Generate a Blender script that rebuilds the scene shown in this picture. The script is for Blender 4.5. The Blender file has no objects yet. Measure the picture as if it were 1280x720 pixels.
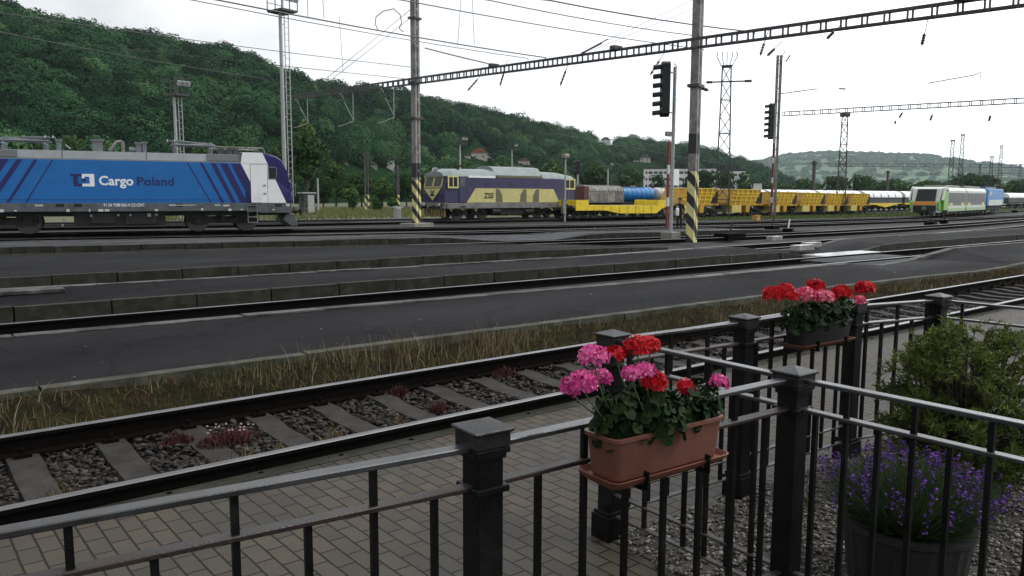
import bpy, math, random
import numpy as np
from mathutils import Vector, Matrix

C = bpy.context.scene
COL = C.collection
R_ = math.radians

# ------------------------------------------------------------------ camera
F_PX, CX, CY, EYE = 988.0, 640.0, 360.0, 1.8
_n = np.array([-33.0, 8424.0, F_PX]); _n /= np.linalg.norm(_n)
_u = np.array([1300.0, 249.0 - 360.0, F_PX]); _u -= _n * (_u @ _n); _u /= np.linalg.norm(_u)
_y = np.cross(-_n, _u)
if _y[2] < 0: _y = -_y
ROT = np.array([_u, _y, -_n])            # world = ROT @ camera (x right, y down, z forward)
cam_data = bpy.data.cameras.new("camera")
cam = bpy.data.objects.new("camera", cam_data); COL.objects.link(cam)
cam_data.sensor_width = 36.0
cam_data.lens = F_PX / 1280.0 * 36.0
cam_data.clip_start = 0.05; cam_data.clip_end = 12000
m = Matrix.Identity(4)
for i in range(3):
    m[i][0] = ROT[i, 0]; m[i][1] = -ROT[i, 1]; m[i][2] = -ROT[i, 2]
m[2][3] = EYE
cam.matrix_world = m
C.camera = cam

# ------------------------------------------------------------------ sky, sun, exposure
SUN_EL, SUN_AZ = 52.0, -38.0              # elevation, azimuth of the hidden sun measured from +X
world = bpy.data.worlds.new("World"); C.world = world; world.use_nodes = True
wn = world.node_tree; wn.nodes.clear()
def wnode(t, **k):
    n = wn.nodes.new(t)
    for a, b in k.items(): setattr(n, a, b)
    return n
w_out = wnode("ShaderNodeOutputWorld"); w_bg = wnode("ShaderNodeBackground")
sky = wnode("ShaderNodeTexSky", sky_type='NISHITA', sun_disc=False)
sky.sun_elevation = R_(SUN_EL); sky.sun_rotation = R_(90 - SUN_AZ)
w_tc = wnode("ShaderNodeTexCoord")
w_map = wnode("ShaderNodeMapping"); w_map.inputs['Scale'].default_value = (1.0, 1.0, 2.6)
w_n1 = wnode("ShaderNodeTexNoise"); w_n1.inputs['Scale'].default_value = 2.3; w_n1.inputs['Detail'].default_value = 5; w_n1.inputs['Roughness'].default_value = .5
w_r1 = wnode("ShaderNodeValToRGB")
w_r1.color_ramp.elements[0].position = .42; w_r1.color_ramp.elements[0].color = (.62, .635, .665, 1)
w_r1.color_ramp.elements[1].position = .60; w_r1.color_ramp.elements[1].color = (1.0, 1.0, 1.0, 1)
# brighter cloud towards the hidden sun (+X side)
w_dot = wnode("ShaderNodeVectorMath", operation='DOT_PRODUCT')
w_dot.inputs[1].default_value = (.93, .1, .35)
w_mr = wnode("ShaderNodeMapRange"); w_mr.inputs['From Min'].default_value = .38; w_mr.inputs['From Max'].default_value = 1.0
w_mr.inputs['To Min'].default_value = .76; w_mr.inputs['To Max'].default_value = 2.1
w_mul = wnode("ShaderNodeMix", data_type='RGBA', blend_type='MULTIPLY'); w_mul.inputs['Factor'].default_value = 1
w_comb = wnode("ShaderNodeCombineColor")
w_mix = wnode("ShaderNodeMix", data_type='RGBA'); w_mix.inputs['Factor'].default_value = .93
w_sk = wnode("ShaderNodeMix", data_type='RGBA', blend_type='MULTIPLY'); w_sk.inputs['Factor'].default_value = 1
w_sk.inputs['B'].default_value = (.1, .1, .1, 1)
L = wn.links.new
L(w_tc.outputs['Generated'], w_map.inputs['Vector']); L(w_map.outputs[0], w_n1.inputs['Vector']); L(w_n1.outputs['Fac'], w_r1.inputs['Fac'])
L(w_tc.outputs['Generated'], w_dot.inputs[0]); L(w_dot.outputs['Value'], w_mr.inputs['Value'])
for k in range(3): L(w_mr.outputs[0], w_comb.inputs[k])
L(w_r1.outputs['Color'], w_mul.inputs['A']); L(w_comb.outputs[0], w_mul.inputs['B'])
L(sky.outputs[0], w_sk.inputs['A']); L(w_sk.outputs['Result'], w_mix.inputs['A']); L(w_mul.outputs['Result'], w_mix.inputs['B'])
L(w_mix.outputs['Result'], w_bg.inputs['Color']); w_bg.inputs['Strength'].default_value = 1.0
L(w_bg.outputs[0], w_out.inputs['Surface'])

sd = bpy.data.lights.new("sun", 'SUN'); sd.energy = 1.25; sd.angle = R_(22); sd.color = (1.0, .97, .92)
sun = bpy.data.objects.new("sun", sd); COL.objects.link(sun)
sv = Vector((math.cos(R_(SUN_AZ)) * math.cos(R_(SUN_EL)), math.sin(R_(SUN_AZ)) * math.cos(R_(SUN_EL)), math.sin(R_(SUN_EL))))
sun.rotation_euler = sv.to_track_quat('Z', 'Y').to_euler()
C.view_settings.view_transform = 'Standard'; C.view_settings.look = 'None'
C.view_settings.exposure = 0.55; C.view_settings.gamma = 1.0; C.view_settings.use_curve_mapping = False
C.cycles.max_bounces = 6; C.cycles.diffuse_bounces = 2; C.cycles.glossy_bounces = 3
C.cycles.transparent_max_bounces = 8; C.cycles.volume_bounces = 0

# ------------------------------------------------------------------ helpers: measuring
def ray(x, y): return ROT @ np.array([x - CX, y - CY, F_PX])
def gp(x, y, z=0.0):                     # a sight line meets the level z
    d = ray(x, y); t = (z - EYE) / d[2]; return Vector((d[0] * t, d[1] * t, z))
def yp(x, y, Y):                         # a sight line meets the vertical plane at distance Y from the station
    d = ray(x, y); t = Y / d[1]; return Vector((d[0] * t, Y, EYE + d[2] * t))
def hp(x, y, dist):                      # a point at a horizontal distance
    d = ray(x, y); t = dist / math.hypot(d[0], d[1]); return Vector((d[0] * t, d[1] * t, EYE + d[2] * t))

# ------------------------------------------------------------------ helpers: objects
def tag(o, label=None, cat=None, group=None, kind=None):
    if label: o['label'] = label
    if cat: o['category'] = cat
    if group: o['group'] = group
    if kind: o['kind'] = kind
    return o
def empty(name, loc=(0, 0, 0), rz=0.0, label=None, cat=None, group=None):
    o = bpy.data.objects.new(name, None); COL.objects.link(o)
    o.location = loc; o.rotation_euler = (0, 0, rz); o.empty_display_size = .3
    return tag(o, label, cat, group)
def kids(o): return [c for c in bpy.data.objects if c.parent == o]
def copy_tree(o, parent=None):
    c = o.copy(); COL.objects.link(c)
    if parent is not None: c.parent = parent
    for ch in kids(o): copy_tree(ch, c)
    return c

class MB:
    def __init__(s): s.v = []; s.f = []; s.mi = []; s.cur = 0
    def mat(s, i): s.cur = i; return s
    def add(s, vs, fs):
        b = len(s.v); s.v.extend([tuple(v) for v in vs])
        for f in fs: s.f.append([b + i for i in f]); s.mi.append(s.cur)
        return s
    def box(s, c, d, rz=0.0, ry=0.0, rx=0.0):
        M = Matrix.Rotation(rz, 3, 'Z') @ Matrix.Rotation(ry, 3, 'Y') @ Matrix.Rotation(rx, 3, 'X')
        c = Vector(c); vs = []
        for z in (-.5, .5):
            for x, y in ((-.5, -.5), (.5, -.5), (.5, .5), (-.5, .5)):
                vs.append(c + M @ Vector((x * d[0], y * d[1], z * d[2])))
        return s.add(vs, [(3, 2, 1, 0), (4, 5, 6, 7), (0, 1, 5, 4), (1, 2, 6, 5), (2, 3, 7, 6), (3, 0, 4, 7)])
    def b2(s, lo, hi):                   # box from corner to corner
        return s.box([(a + b) / 2 for a, b in zip(lo, hi)], [abs(b - a) for a, b in zip(lo, hi)])
    def bar(s, p0, p1, w, h=None, up=(0, 0, 1)):
        p0 = Vector(p0); p1 = Vector(p1); h = h or w
        d = (p1 - p0).normalized(); u = Vector(up)
        if abs(d.dot(u)) > .98: u = Vector((1, 0, 0))
        a = d.cross(u).normalized(); b = a.cross(d).normalized()
        vs = []
        for p in (p0, p1):
            for x, y in ((-.5, -.5), (.5, -.5), (.5, .5), (-.5, .5)): vs.append(p + a * x * w + b * y * h)
        return s.add(vs, [(0, 1, 2, 3), (7, 6, 5, 4), (4, 5, 1, 0), (5, 6, 2, 1), (6, 7, 3, 2), (7, 4, 0, 3)])
    def tube(s, pts, r, n=8, cap=True):
        pts = [Vector(p) for p in pts]; k = len(pts); rs = r if isinstance(r, (list, tuple)) else [r] * k
        vs = []; a = None
        for i, p in enumerate(pts):
            d = (pts[min(i + 1, k - 1)] - pts[max(i - 1, 0)]).normalized()
            if a is None: a = d.orthogonal().normalized()
            else:
                a = (a - d * a.dot(d))
                a = a.normalized() if a.length > 1e-6 else d.orthogonal().normalized()
            b = d.cross(a)
            for j in range(n):
                t = 2 * math.pi * j / n; vs.append(p + (a * math.cos(t) + b * math.sin(t)) * rs[i])
        fs = [(i * n + j, i * n + (j + 1) % n, (i + 1) * n + (j + 1) % n, (i + 1) * n + j) for i in range(k - 1) for j in range(n)]
        if cap: fs += [tuple(range(n - 1, -1, -1)), tuple((k - 1) * n + j for j in range(n))]
        return s.add(vs, fs)
    def cyl(s, c, r, h, axis='z', n=16):
        c = Vector(c); d = {'x': Vector((h / 2, 0, 0)), 'y': Vector((0, h / 2, 0)), 'z': Vector((0, 0, h / 2))}[axis]
        return s.tube([c - d, c + d], r, n)
    def prism(s, poly, a0, a1, axis='y'):   # polygon extruded; axis y: poly=(x,z); x: poly=(y,z); z: poly=(x,y)
        def P(p, a):
            return {'y': (p[0], a, p[1]), 'x': (a, p[0], p[1]), 'z': (p[0], p[1], a)}[axis]
        n = len(poly)
        ar = sum(poly[i][0] * poly[(i + 1) % n][1] - poly[(i + 1) % n][0] * poly[i][1] for i in range(n))
        if (ar < 0) != (axis == 'y'): poly = poly[::-1]
        lo, hi = min(a0, a1), max(a0, a1)
        vs = [P(p, lo) for p in poly] + [P(p, hi) for p in poly]
        fs = [tuple(range(n - 1, -1, -1)), tuple(range(n, 2 * n))] + [(i, (i + 1) % n, n + (i + 1) % n, n + i) for i in range(n)]
        return s.add(vs, fs)
    def lathe(s, prof, c=(0, 0, 0), n=16):
        c = Vector(c); vs = []; k = len(prof)
        for r, z in prof:
            for j in range(n):
                t = 2 * math.pi * j / n; vs.append(c + Vector((r * math.cos(t), r * math.sin(t), z)))
        fs = [(i * n + j, i * n + (j + 1) % n, (i + 1) * n + (j + 1) % n, (i + 1) * n + j) for i in range(k - 1) for j in range(n)]
        fs += [tuple(range(n - 1, -1, -1)), tuple((k - 1) * n + j for j in range(n))]
        return s.add(vs, fs)
    def loft(s, rings, cap=True):
        n = len(rings[0]); vs = [p for r in rings for p in r]; k = len(rings)
        fs = [(i * n + j, i * n + (j + 1) % n, (i + 1) * n + (j + 1) % n, (i + 1) * n + j) for i in range(k - 1) for j in range(n)]
        if cap: fs += [tuple(range(n - 1, -1, -1)), tuple((k - 1) * n + j for j in range(n))]
        return s.add(vs, fs)
    def build(s, name, mats, parent=None, smooth=False, bevel=0.0, seg=1):
        me = bpy.data.meshes.new(name); me.from_pydata(s.v, [], s.f)
        for mm in (mats if isinstance(mats, (list, tuple)) else [mats]): me.materials.append(mm)
        if any(s.mi): me.polygons.foreach_set('material_index', s.mi)
        if smooth:
            me.polygons.foreach_set('use_smooth', [True] * len(s.f)); me.set_sharp_from_angle(angle=R_(40))
        me.validate(); me.update()
        o = bpy.data.objects.new(name, me); COL.objects.link(o)
        if parent is not None: o.parent = parent
        if bevel:
            bv = o.modifiers.new('edge', 'BEVEL'); bv.width = bevel; bv.segments = seg; bv.limit_method = 'ANGLE'; bv.angle_limit = R_(40)
        return o

def raw(name, verts, faces_flat, nper, mats, parent=None, tint=None, smooth=False, mi=None):
    """big numpy mesh: verts (N,3), faces (M,nper)"""
    me = bpy.data.meshes.new(name); M = len(faces_flat)
    me.vertices.add(len(verts)); me.vertices.foreach_set('co', np.asarray(verts, np.float32).ravel())
    me.loops.add(M * nper); me.loops.foreach_set('vertex_index', np.asarray(faces_flat, np.int32).ravel())
    me.polygons.add(M); me.polygons.foreach_set('loop_start', np.arange(0, M * nper, nper, dtype=np.int32))
    if smooth: me.polygons.foreach_set('use_smooth', np.ones(M, bool))
    for mm in (mats if isinstance(mats, (list, tuple)) else [mats]): me.materials.append(mm)
    if mi is not None: me.polygons.foreach_set('material_index', np.asarray(mi, np.int32))
    if tint is not None:
        at = me.attributes.new('tint', 'FLOAT', 'FACE'); at.data.foreach_set('value', np.asarray(tint, np.float32))
    me.update(calc_edges=True)
    o = bpy.data.objects.new(name, me); COL.objects.link(o)
    if parent is not None: o.parent = parent
    return o

# ------------------------------------------------------------------ helpers: materials
def nt(mat): return mat.node_tree.nodes, mat.node_tree.links.new
def mk(name, col, rough=.6, metal=0.0, var=.25, scale=6.0, bump=0.0, bscale=60.0, rvar=0.0, spec=.5, dirt=None, dirt_at=.55, coat=0.0, stretch=None):
    """principled material with object-space noise in colour, roughness and bump; dirt = second colour in blotches"""
    M = bpy.data.materials.new(name); M.use_nodes = True; N, Lk = nt(M)
    b = N['Principled BSDF']; b.inputs['Roughness'].default_value = rough; b.inputs['Metallic'].default_value = metal
    b.inputs['Specular IOR Level'].default_value = spec; b.inputs['Coat Weight'].default_value = coat
    tc = N.new('ShaderNodeTexCoord'); src = tc.outputs['Object']
    if stretch:
        mp = N.new('ShaderNodeMapping'); mp.inputs['Scale'].default_value = stretch; Lk(src, mp.inputs['Vector']); src = mp.outputs[0]
    n1 = N.new('ShaderNodeTexNoise'); n1.inputs['Scale'].default_value = scale; n1.inputs['Detail'].default_value = 6; n1.inputs['Roughness'].default_value = .65
    Lk(src, n1.inputs['Vector'])
    rp = N.new('ShaderNodeValToRGB'); e = rp.color_ramp.elements
    e[0].position = .3; e[1].position = .7
    e[0].color = [c * (1 - var) for c in col] + [1]; e[1].color = [min(1, c * (1 + var)) for c in col] + [1]
    Lk(n1.outputs['Fac'], rp.inputs['Fac']); out = rp.outputs['Color']
    if dirt:
        n2 = N.new('ShaderNodeTexNoise'); n2.inputs['Scale'].default_value = scale * .55; n2.inputs['Detail'].default_value = 8; n2.inputs['Roughness'].default_value = .7
        Lk(src, n2.inputs['Vector'])
        r2 = N.new('ShaderNodeValToRGB'); r2.color_ramp.elements[0].position = dirt_at - .07; r2.color_ramp.elements[1].position = dirt_at + .1
        Lk(n2.outputs['Fac'], r2.inputs['Fac'])
        mx = N.new('ShaderNodeMix'); mx.data_type = 'RGBA'; mx.inputs['B'].default_value = list(dirt) + [1]
        Lk(r2.outputs['Color'], mx.inputs['Factor']); Lk(out, mx.inputs['A']); out = mx.outputs['Result']
    Lk(out, b.inputs['Base Color'])
    if rvar:
        mr = N.new('ShaderNodeMapRange'); mr.inputs['From Min'].default_value = .3; mr.inputs['From Max'].default_value = .7
        mr.inputs['To Min'].default_value = max(.03, rough - rvar); mr.inputs['To Max'].default_value = min(1, rough + rvar)
        n3 = N.new('ShaderNodeTexNoise'); n3.inputs['Scale'].default_value = scale * .4; n3.inputs['Detail'].default_value = 3
        Lk(src, n3.inputs['Vector']); Lk(n3.outputs['Fac'], mr.inputs['Value']); Lk(mr.outputs[0], b.inputs['Roughness'])
    if bump:
        n4 = N.new('ShaderNodeTexNoise'); n4.inputs['Scale'].default_value = bscale; n4.inputs['Detail'].default_value = 4
        Lk(tc.outputs['Object'], n4.inputs['Vector'])
        bp = N.new('ShaderNodeBump'); bp.inputs['Strength'].default_value = bump; bp.inputs['Distance'].default_value = .01
        Lk(n4.outputs['Fac'], bp.inputs['Height']); Lk(bp.outputs[0], b.inputs['Normal'])
    return M
def tinted(name, cols, rough=.7, spec=.3, trans=0.0):
    """colour picked along a ramp by the per-face value 'tint' (each leaf, stone or petal has its own colour)"""
    M = bpy.data.materials.new(name); M.use_nodes = True; N, Lk = nt(M); b = N['Principled BSDF']
    b.inputs['Roughness'].default_value = rough; b.inputs['Specular IOR Level'].default_value = spec
    at = N.new('ShaderNodeAttribute'); at.attribute_name = 'tint'
    rp = N.new('ShaderNodeValToRGB'); el = rp.color_ramp.elements
    while len(el) < len(cols): el.new(.5)
    for i, c in enumerate(cols): el[i].position = i / (len(cols) - 1); el[i].color = list(c) + [1]
    Lk(at.outputs['Fac'], rp.inputs['Fac']); Lk(rp.outputs['Color'], b.inputs['Base Color'])
    if trans:
        tr = N.new('ShaderNodeBsdfTranslucent'); Lk(rp.outputs['Color'], tr.inputs['Color'])
        mx = N.new('ShaderNodeMixShader'); mx.inputs[0].default_value = trans
        Lk(b.outputs[0], mx.inputs[1]); Lk(tr.outputs[0], mx.inputs[2]); Lk(mx.outputs[0], N['Material Output'].inputs['Surface'])
    return M
def glass_mat(name, col=(.02, .025, .03)):
    return mk(name, col, .12, 0, .15, 2, spec=.3)

def lettering(text, height, mat, parent, loc, width=None, bold=.0, rot=(R_(90), 0, 0), name='lettering', align='LEFT', shear=0.0):
    cu = bpy.data.curves.new('t', 'FONT'); cu.body = text; cu.size = height / .72; cu.offset = bold * height; cu.extrude = .004; cu.align_x = align; cu.shear = shear
    cu.resolution_u = 3
    to = bpy.data.objects.new('t', cu); COL.objects.link(to)
    dg = bpy.context.evaluated_depsgraph_get(); dg.update()
    me = bpy.data.meshes.new_from_object(to.evaluated_get(dg)); me.name = name
    bpy.data.objects.remove(to); bpy.data.curves.remove(cu)
    if width:
        xs = [v.co.x for v in me.vertices]; k = width / (max(xs) - min(xs))
        for v in me.vertices: v.co.x *= k
    me.materials.clear(); me.materials.append(mat)
    o = bpy.data.objects.new(name, me); COL.objects.link(o); o.parent = parent; o.location = loc; o.rotation_euler = rot
    return o

def spline(pts, step):
    """smooth curve through plan points, resampled at about `step`"""
    P = [Vector((p[0], p[1], p[2] if len(p) > 2 else 0)) for p in pts]
    P = [P[0] * 2 - P[1]] + P + [P[-1] * 2 - P[-2]]; out = []
    for i in range(1, len(P) - 2):
        a, b, c, d = P[i - 1:i + 3]; n = max(1, int((c - b).length / step))
        for k in range(n):
            t = k / n
            out.append(.5 * ((2 * b) + (c - a) * t + (2 * a - 5 * b + 4 * c - d) * t * t + (3 * b - a - 3 * c + d) * t ** 3))
    out.append(P[-2]); return out
# ------------------------------------------------------------------ materials of the setting
M_ballast = mk('ballast_soil', (.013, .0115, .0105), .9, 0, .55, 9, .9, 40, dirt=(.028, .026, .022), dirt_at=.58)
M_ballast_light = mk('pale_ballast', (.11, .10, .085), .9, 0, .5, 5, .9, 30, dirt=(.03, .028, .022), dirt_at=.5)
M_ground = mk('yard_soil', (.05, .047, .038), .95, 0, .4, .6, .6, 20, dirt=(.05, .07, .025), dirt_at=.52)
M_kerb = mk('kerb_concrete', (.03, .029, .024), .8, 0, .45, 5, .5, 50, dirt=(.014, .015, .008), dirt_at=.47, spec=.25)
M_kerb_edge = mk('mossy_kerb', (.06, .06, .048), .8, 0, .45, 5, .5, 50, dirt=(.022, .026, .012), dirt_at=.5, spec=.25)
M_kerb_light = mk('pale_concrete', (.085, .085, .08), .7, 0, .3, 4, .4, 60, dirt=(.018, .018, .017), dirt_at=.49, spec=.25)
M_rail_side = mk('rusty_rail', (.0042, .0033, .0028), .9, 0, .4, 14, .3, 90, spec=.06)
M_rail_top = mk('worn_rail_head', (.15, .15, .155), .36, 1.0, .2, 3, 0, rvar=.1)
M_sleeper = mk('concrete_sleeper', (.033, .031, .029), .8, 0, .35, 7, .6, 90, dirt=(.022, .019, .017), dirt_at=.56, spec=.15)
M_gravel_base = mk('gravel_soil', (.035, .03, .025), .95, 0, .5, 18, .9, 60)
M_grass_ground = mk('meadow_soil', (.06, .075, .03), .95, 0, .45, .35, .6, 8, dirt=(.1, .09, .04), dirt_at=.52)

def asphalt_mat(name, base, wet):
    M = mk(name, base, .8, 0, .42, 1.1, .8, 90, rvar=wet, spec=.1, dirt=tuple(c * .6 for c in base), dirt_at=.52, stretch=(.35, 1.2, 1))
    N, Lk = nt(M); b = N['Principled BSDF']
    tc = N.new('ShaderNodeTexCoord'); n = N.new('ShaderNodeTexNoise'); n.inputs['Scale'].default_value = 180; n.inputs['Detail'].default_value = 2
    Lk(tc.outputs['Object'], n.inputs['Vector'])
    r = N.new('ShaderNodeValToRGB'); r.color_ramp.elements[0].position = .35; r.color_ramp.elements[0].color = (.72, .72, .72, 1)
    r.color_ramp.elements[1].position = .75; r.color_ramp.elements[1].color = (1.5, 1.5, 1.5, 1); Lk(n.outputs['Fac'], r.inputs['Fac'])
    mx = N.new('ShaderNodeMix'); mx.data_type = 'RGBA'; mx.blend_type = 'MULTIPLY'; mx.inputs['Factor'].default_value = 1
    old = b.inputs['Base Color'].links[0].from_socket
    # fine wandering cracks
    nz = N.new('ShaderNodeTexNoise'); nz.inputs['Scale'].default_value = 1.3; nz.inputs['Detail'].default_value = 4
    Lk(tc.outputs['Object'], nz.inputs['Vector'])
    va = N.new('ShaderNodeVectorMath'); va.operation = 'ADD'; Lk(tc.outputs['Object'], va.inputs[0]); Lk(nz.outputs['Color'], va.inputs[1])
    vo = N.new('ShaderNodeTexVoronoi'); vo.feature = 'DISTANCE_TO_EDGE'; vo.inputs['Scale'].default_value = .42; Lk(va.outputs[0], vo.inputs['Vector'])
    cr = N.new('ShaderNodeValToRGB'); cr.color_ramp.elements[0].position = .0; cr.color_ramp.elements[0].color = (.25, .25, .25, 1)
    cr.color_ramp.elements[1].position = .014; cr.color_ramp.elements[1].color = (1, 1, 1, 1); Lk(vo.outputs['Distance'], cr.inputs['Fac'])
    m2 = N.new('ShaderNodeMix'); m2.data_type = 'RGBA'; m2.blend_type = 'MULTIPLY'; m2.inputs['Factor'].default_value = .8
    Lk(old, mx.inputs['A']); Lk(r.outputs['Color'], mx.inputs['B'])
    Lk(mx.outputs['Result'], m2.inputs['A']); Lk(cr.outputs['Color'], m2.inputs['B']); Lk(m2.outputs['Result'], b.inputs['Base Color'])
    return M
M_asphalt = asphalt_mat('old_asphalt', (.0100, .0101, .0114), .12)
M_asphalt_pale = asphalt_mat('pale_asphalt', (.06, .062, .066), .2)  # same asphalt recipe with a much paler base colour

def paver_mat():
    M = bpy.data.materials.new('brick_pavers'); M.use_nodes = True; N, Lk = nt(M); b = N['Principled BSDF']
    tc = N.new('ShaderNodeTexCoord'); mp = N.new('ShaderNodeMapping'); mp.inputs['Rotation'].default_value = (0, 0, R_(PAVE_ROT))
    Lk(tc.outputs['Object'], mp.inputs['Vector'])
    nd = N.new('ShaderNodeTexNoise'); nd.inputs['Scale'].default_value = 3.0; Lk(tc.outputs['Object'], nd.inputs['Vector'])
    vs = N.new('ShaderNodeVectorMath'); vs.operation = 'SCALE'; vs.inputs['Scale'].default_value = .012; Lk(nd.outputs['Color'], vs.inputs[0])
    va = N.new('ShaderNodeVectorMath'); va.operation = 'ADD'; Lk(mp.outputs[0], va.inputs[0]); Lk(vs.outputs[0], va.inputs[1])
    br = N.new('ShaderNodeTexBrick'); br.offset = .5; br.inputs['Scale'].default_value = 1.0
    br.inputs['Brick Width'].default_value = .208; br.inputs['Row Height'].default_value = .104
    br.inputs['Mortar Size'].default_value = .0064; br.inputs['Mortar Smooth'].default_value = .3; br.inputs['Bias'].default_value = .0
    br.inputs['Color1'].default_value = (.066, .057, .044, 1); br.inputs['Color2'].default_value = (.047, .042, .034, 1); br.inputs['Mortar'].default_value = (.006, .005, .004, 1)
    Lk(va.outputs[0], br.inputs['Vector'])
    n = N.new('ShaderNodeTexNoise'); n.inputs['Scale'].default_value = 1.1; n.inputs['Detail'].default_value = 7; n.inputs['Roughness'].default_value = .65; Lk(tc.outputs['Object'], n.inputs['Vector'])
    rp = N.new('ShaderNodeValToRGB'); rp.color_ramp.elements[0].position = .33; rp.color_ramp.elements[0].color = (.62, .64, .68, 1)
    rp.color_ramp.elements[1].position = .68; rp.color_ramp.elements[1].color = (1.15, 1.08, .98, 1); Lk(n.outputs['Fac'], rp.inputs['Fac'])
    mx = N.new('ShaderNodeMix'); mx.data_type = 'RGBA'; mx.blend_type = 'MULTIPLY'; mx.inputs['Factor'].default_value = 1
    Lk(br.outputs['Color'], mx.inputs['A']); Lk(rp.outputs['Color'], mx.inputs['B'])
    n2 = N.new('ShaderNodeTexNoise'); n2.inputs['Scale'].default_value = 90; n2.inputs['Detail'].default_value = 3; Lk(tc.outputs['Object'], n2.inputs['Vector'])
    r2 = N.new('ShaderNodeValToRGB'); r2.color_ramp.elements[0].color = (.7, .7, .7, 1); r2.color_ramp.elements[1].color = (1.3, 1.3, 1.3, 1); Lk(n2.outputs['Fac'], r2.inputs['Fac'])
    m2 = N.new('ShaderNodeMix'); m2.data_type = 'RGBA'; m2.blend_type = 'MULTIPLY'; m2.inputs['Factor'].default_value = 1
    Lk(mx.outputs['Result'], m2.inputs['A']); Lk(r2.outputs['Color'], m2.inputs['B']); Lk(m2.outputs['Result'], b.inputs['Base Color'])
    mr = N.new('ShaderNodeMapRange'); mr.inputs['To Min'].default_value = .42; mr.inputs['To Max'].default_value = .85; Lk(n.outputs['Fac'], mr.inputs['Value']); Lk(mr.outputs[0], b.inputs['Roughness'])
    b.inputs['Specular IOR Level'].default_value = .2
    sb = N.new('ShaderNodeMath'); sb.operation = 'SUBTRACT'; sb.inputs[0].default_value = 1; Lk(br.outputs['Fac'], sb.inputs[1])
    ad = N.new('ShaderNodeMath'); ad.operation = 'MULTIPLY_ADD'; Lk(n2.outputs['Fac'], ad.inputs[0]); ad.inputs[1].default_value = .25; Lk(sb.outputs[0], ad.inputs[2])
    bp = N.new('ShaderNodeBump'); bp.inputs['Strength'].default_value = .8; bp.inputs['Distance'].default_value = .006; Lk(ad.outputs[0], bp.inputs['Height']); Lk(bp.outputs[0], b.inputs['Normal'])
    return M
PAVE_ROT = 88.0
M_paver = paver_mat()

# ------------------------------------------------------------------ ground sheets
def sheet(name, pts, z, mat, kind='structure'):
    mb = MB(); mb.add([(p[0], p[1], z) for p in pts], [tuple(range(len(pts)))])
    o = mb.build(name, mat); return tag(o, kind=kind)
sheet('ground', [(-6800, -6800), (6800, -6800), (6800, 6800), (-6800, 6800)], -.40, M_ground)
sheet('ballast_bed', [(-70, 4.6), (320, 4.6), (320, 64), (-70, 64)], -.235, M_ballast)
sheet('meadow', [(-120, 57), (70, 57), (320, 75), (320, 190), (-120, 190)], -.14, M_grass_ground)
sheet('pale_ballast_strip', [(-40, 45.2), (3, 37.9), (24.8, 33.8), (55, 31.6), (55, 33), (30, 35.2), (14, 37.9), (3, 40.2), (-40, 49)], -.19, M_ballast_light)

EDGE = [(-8, 4.98), (.3, 5.19), (3.5, 5.31), (15, 5.60), (40, 6.3)]         # the pavers stop at the near rail
mb = MB()
top = [(-9, -7), (40, -7)] + EDGE[::-1]
mb.add([(x, y, -.10) for x, y in top], [tuple(range(len(top)))])
tag(mb.build('pavement', M_paver), kind='structure')
mb = MB()                                                                   # concrete edging between pavers and rail
for (x0, y0), (x1, y1) in zip(EDGE, EDGE[1:]):
    mb.add([(x0, y0 - .14, -.096), (x1, y1 - .14, -.096), (x1, y1, -.096), (x0, y0, -.096), (x0, y0, -.3), (x1, y1, -.3)], [(0, 1, 2, 3), (3, 2, 5, 4)])
tag(mb.build('pavement_edging', M_kerb), kind='structure')

# ------------------------------------------------------------------ platforms
def platform(name, st, kn=.16, kf=.2, asphalt=None, kerb=None, kerbf=None, zb=-.3, block=1.25):
    """st: stations (X, y near, z near, y far, z far); kerb strips at both edges, walls of separate blocks"""
    mb = MB(); 
    def at(X):
        for a, b in zip(st, st[1:]):
            if a[0] <= X <= b[0]:
                t = (X - a[0]) / (b[0] - a[0]); return [a[i] + (b[i] - a[i]) * t for i in range(1, 5)]
    def edge(side, a, b):
        xa, ya, za, yb, zb_ = a; xc, yc, zc, yd, zd = b
        return
    for a, b in zip(st, st[1:]):
        n = max(1, int((b[0] - a[0]) / 2.0))
        for k in range(n):
            xa = a[0] + (b[0] - a[0]) * k / n; xb = a[0] + (b[0] - a[0]) * (k + 1) / n
            pa, pb = at(xa), at(xb)
            mb.mat(0).add([(xa, pa[0] + kn, pa[1]), (xb, pb[0] + kn, pb[1]), (xb, pb[2] - kf, pb[3]), (xa, pa[2] - kf, pa[3])], [(0, 1, 2, 3)])
    rnd = random.Random(sum(map(ord, name)))
    x = st[0][0]
    while x < st[-1][0] - .05:
        x2 = min(x + block * rnd.uniform(.92, 1.08), st[-1][0]); pa, pb = at(x), at(x2 - .025)
        jz = rnd.uniform(.004, .022); jy = rnd.uniform(-.012, .012)
        for (ya, za, yb, zc, w, mi) in ((pa[0], pa[1], pb[0], pb[1], kn, 1), (pa[2], pa[3], pb[2], pb[3], -kf, 2)):
            mb.mat(mi); ya += jy; yb += jy
            vs = [(x, ya, zb), (x2 - .025, yb, zb), (x2 - .025, yb + w, zb), (x, ya + w, zb), (x, ya, za + jz), (x2 - .025, yb, zc + jz), (x2 - .025, yb + w, zc + jz), (x, ya + w, za + jz)]
            fs = [(4, 5, 6, 7), (0, 1, 5, 4), (2, 3, 7, 6), (1, 2, 6, 5), (3, 0, 4, 7)]
            if w < 0: fs = [f[::-1] for f in fs]
            mb.add(vs, fs)
        x = x2
    return tag(mb.build(name, [asphalt or M_asphalt, kerb or M_kerb, kerbf or M_kerb]), kind='structure')
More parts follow.
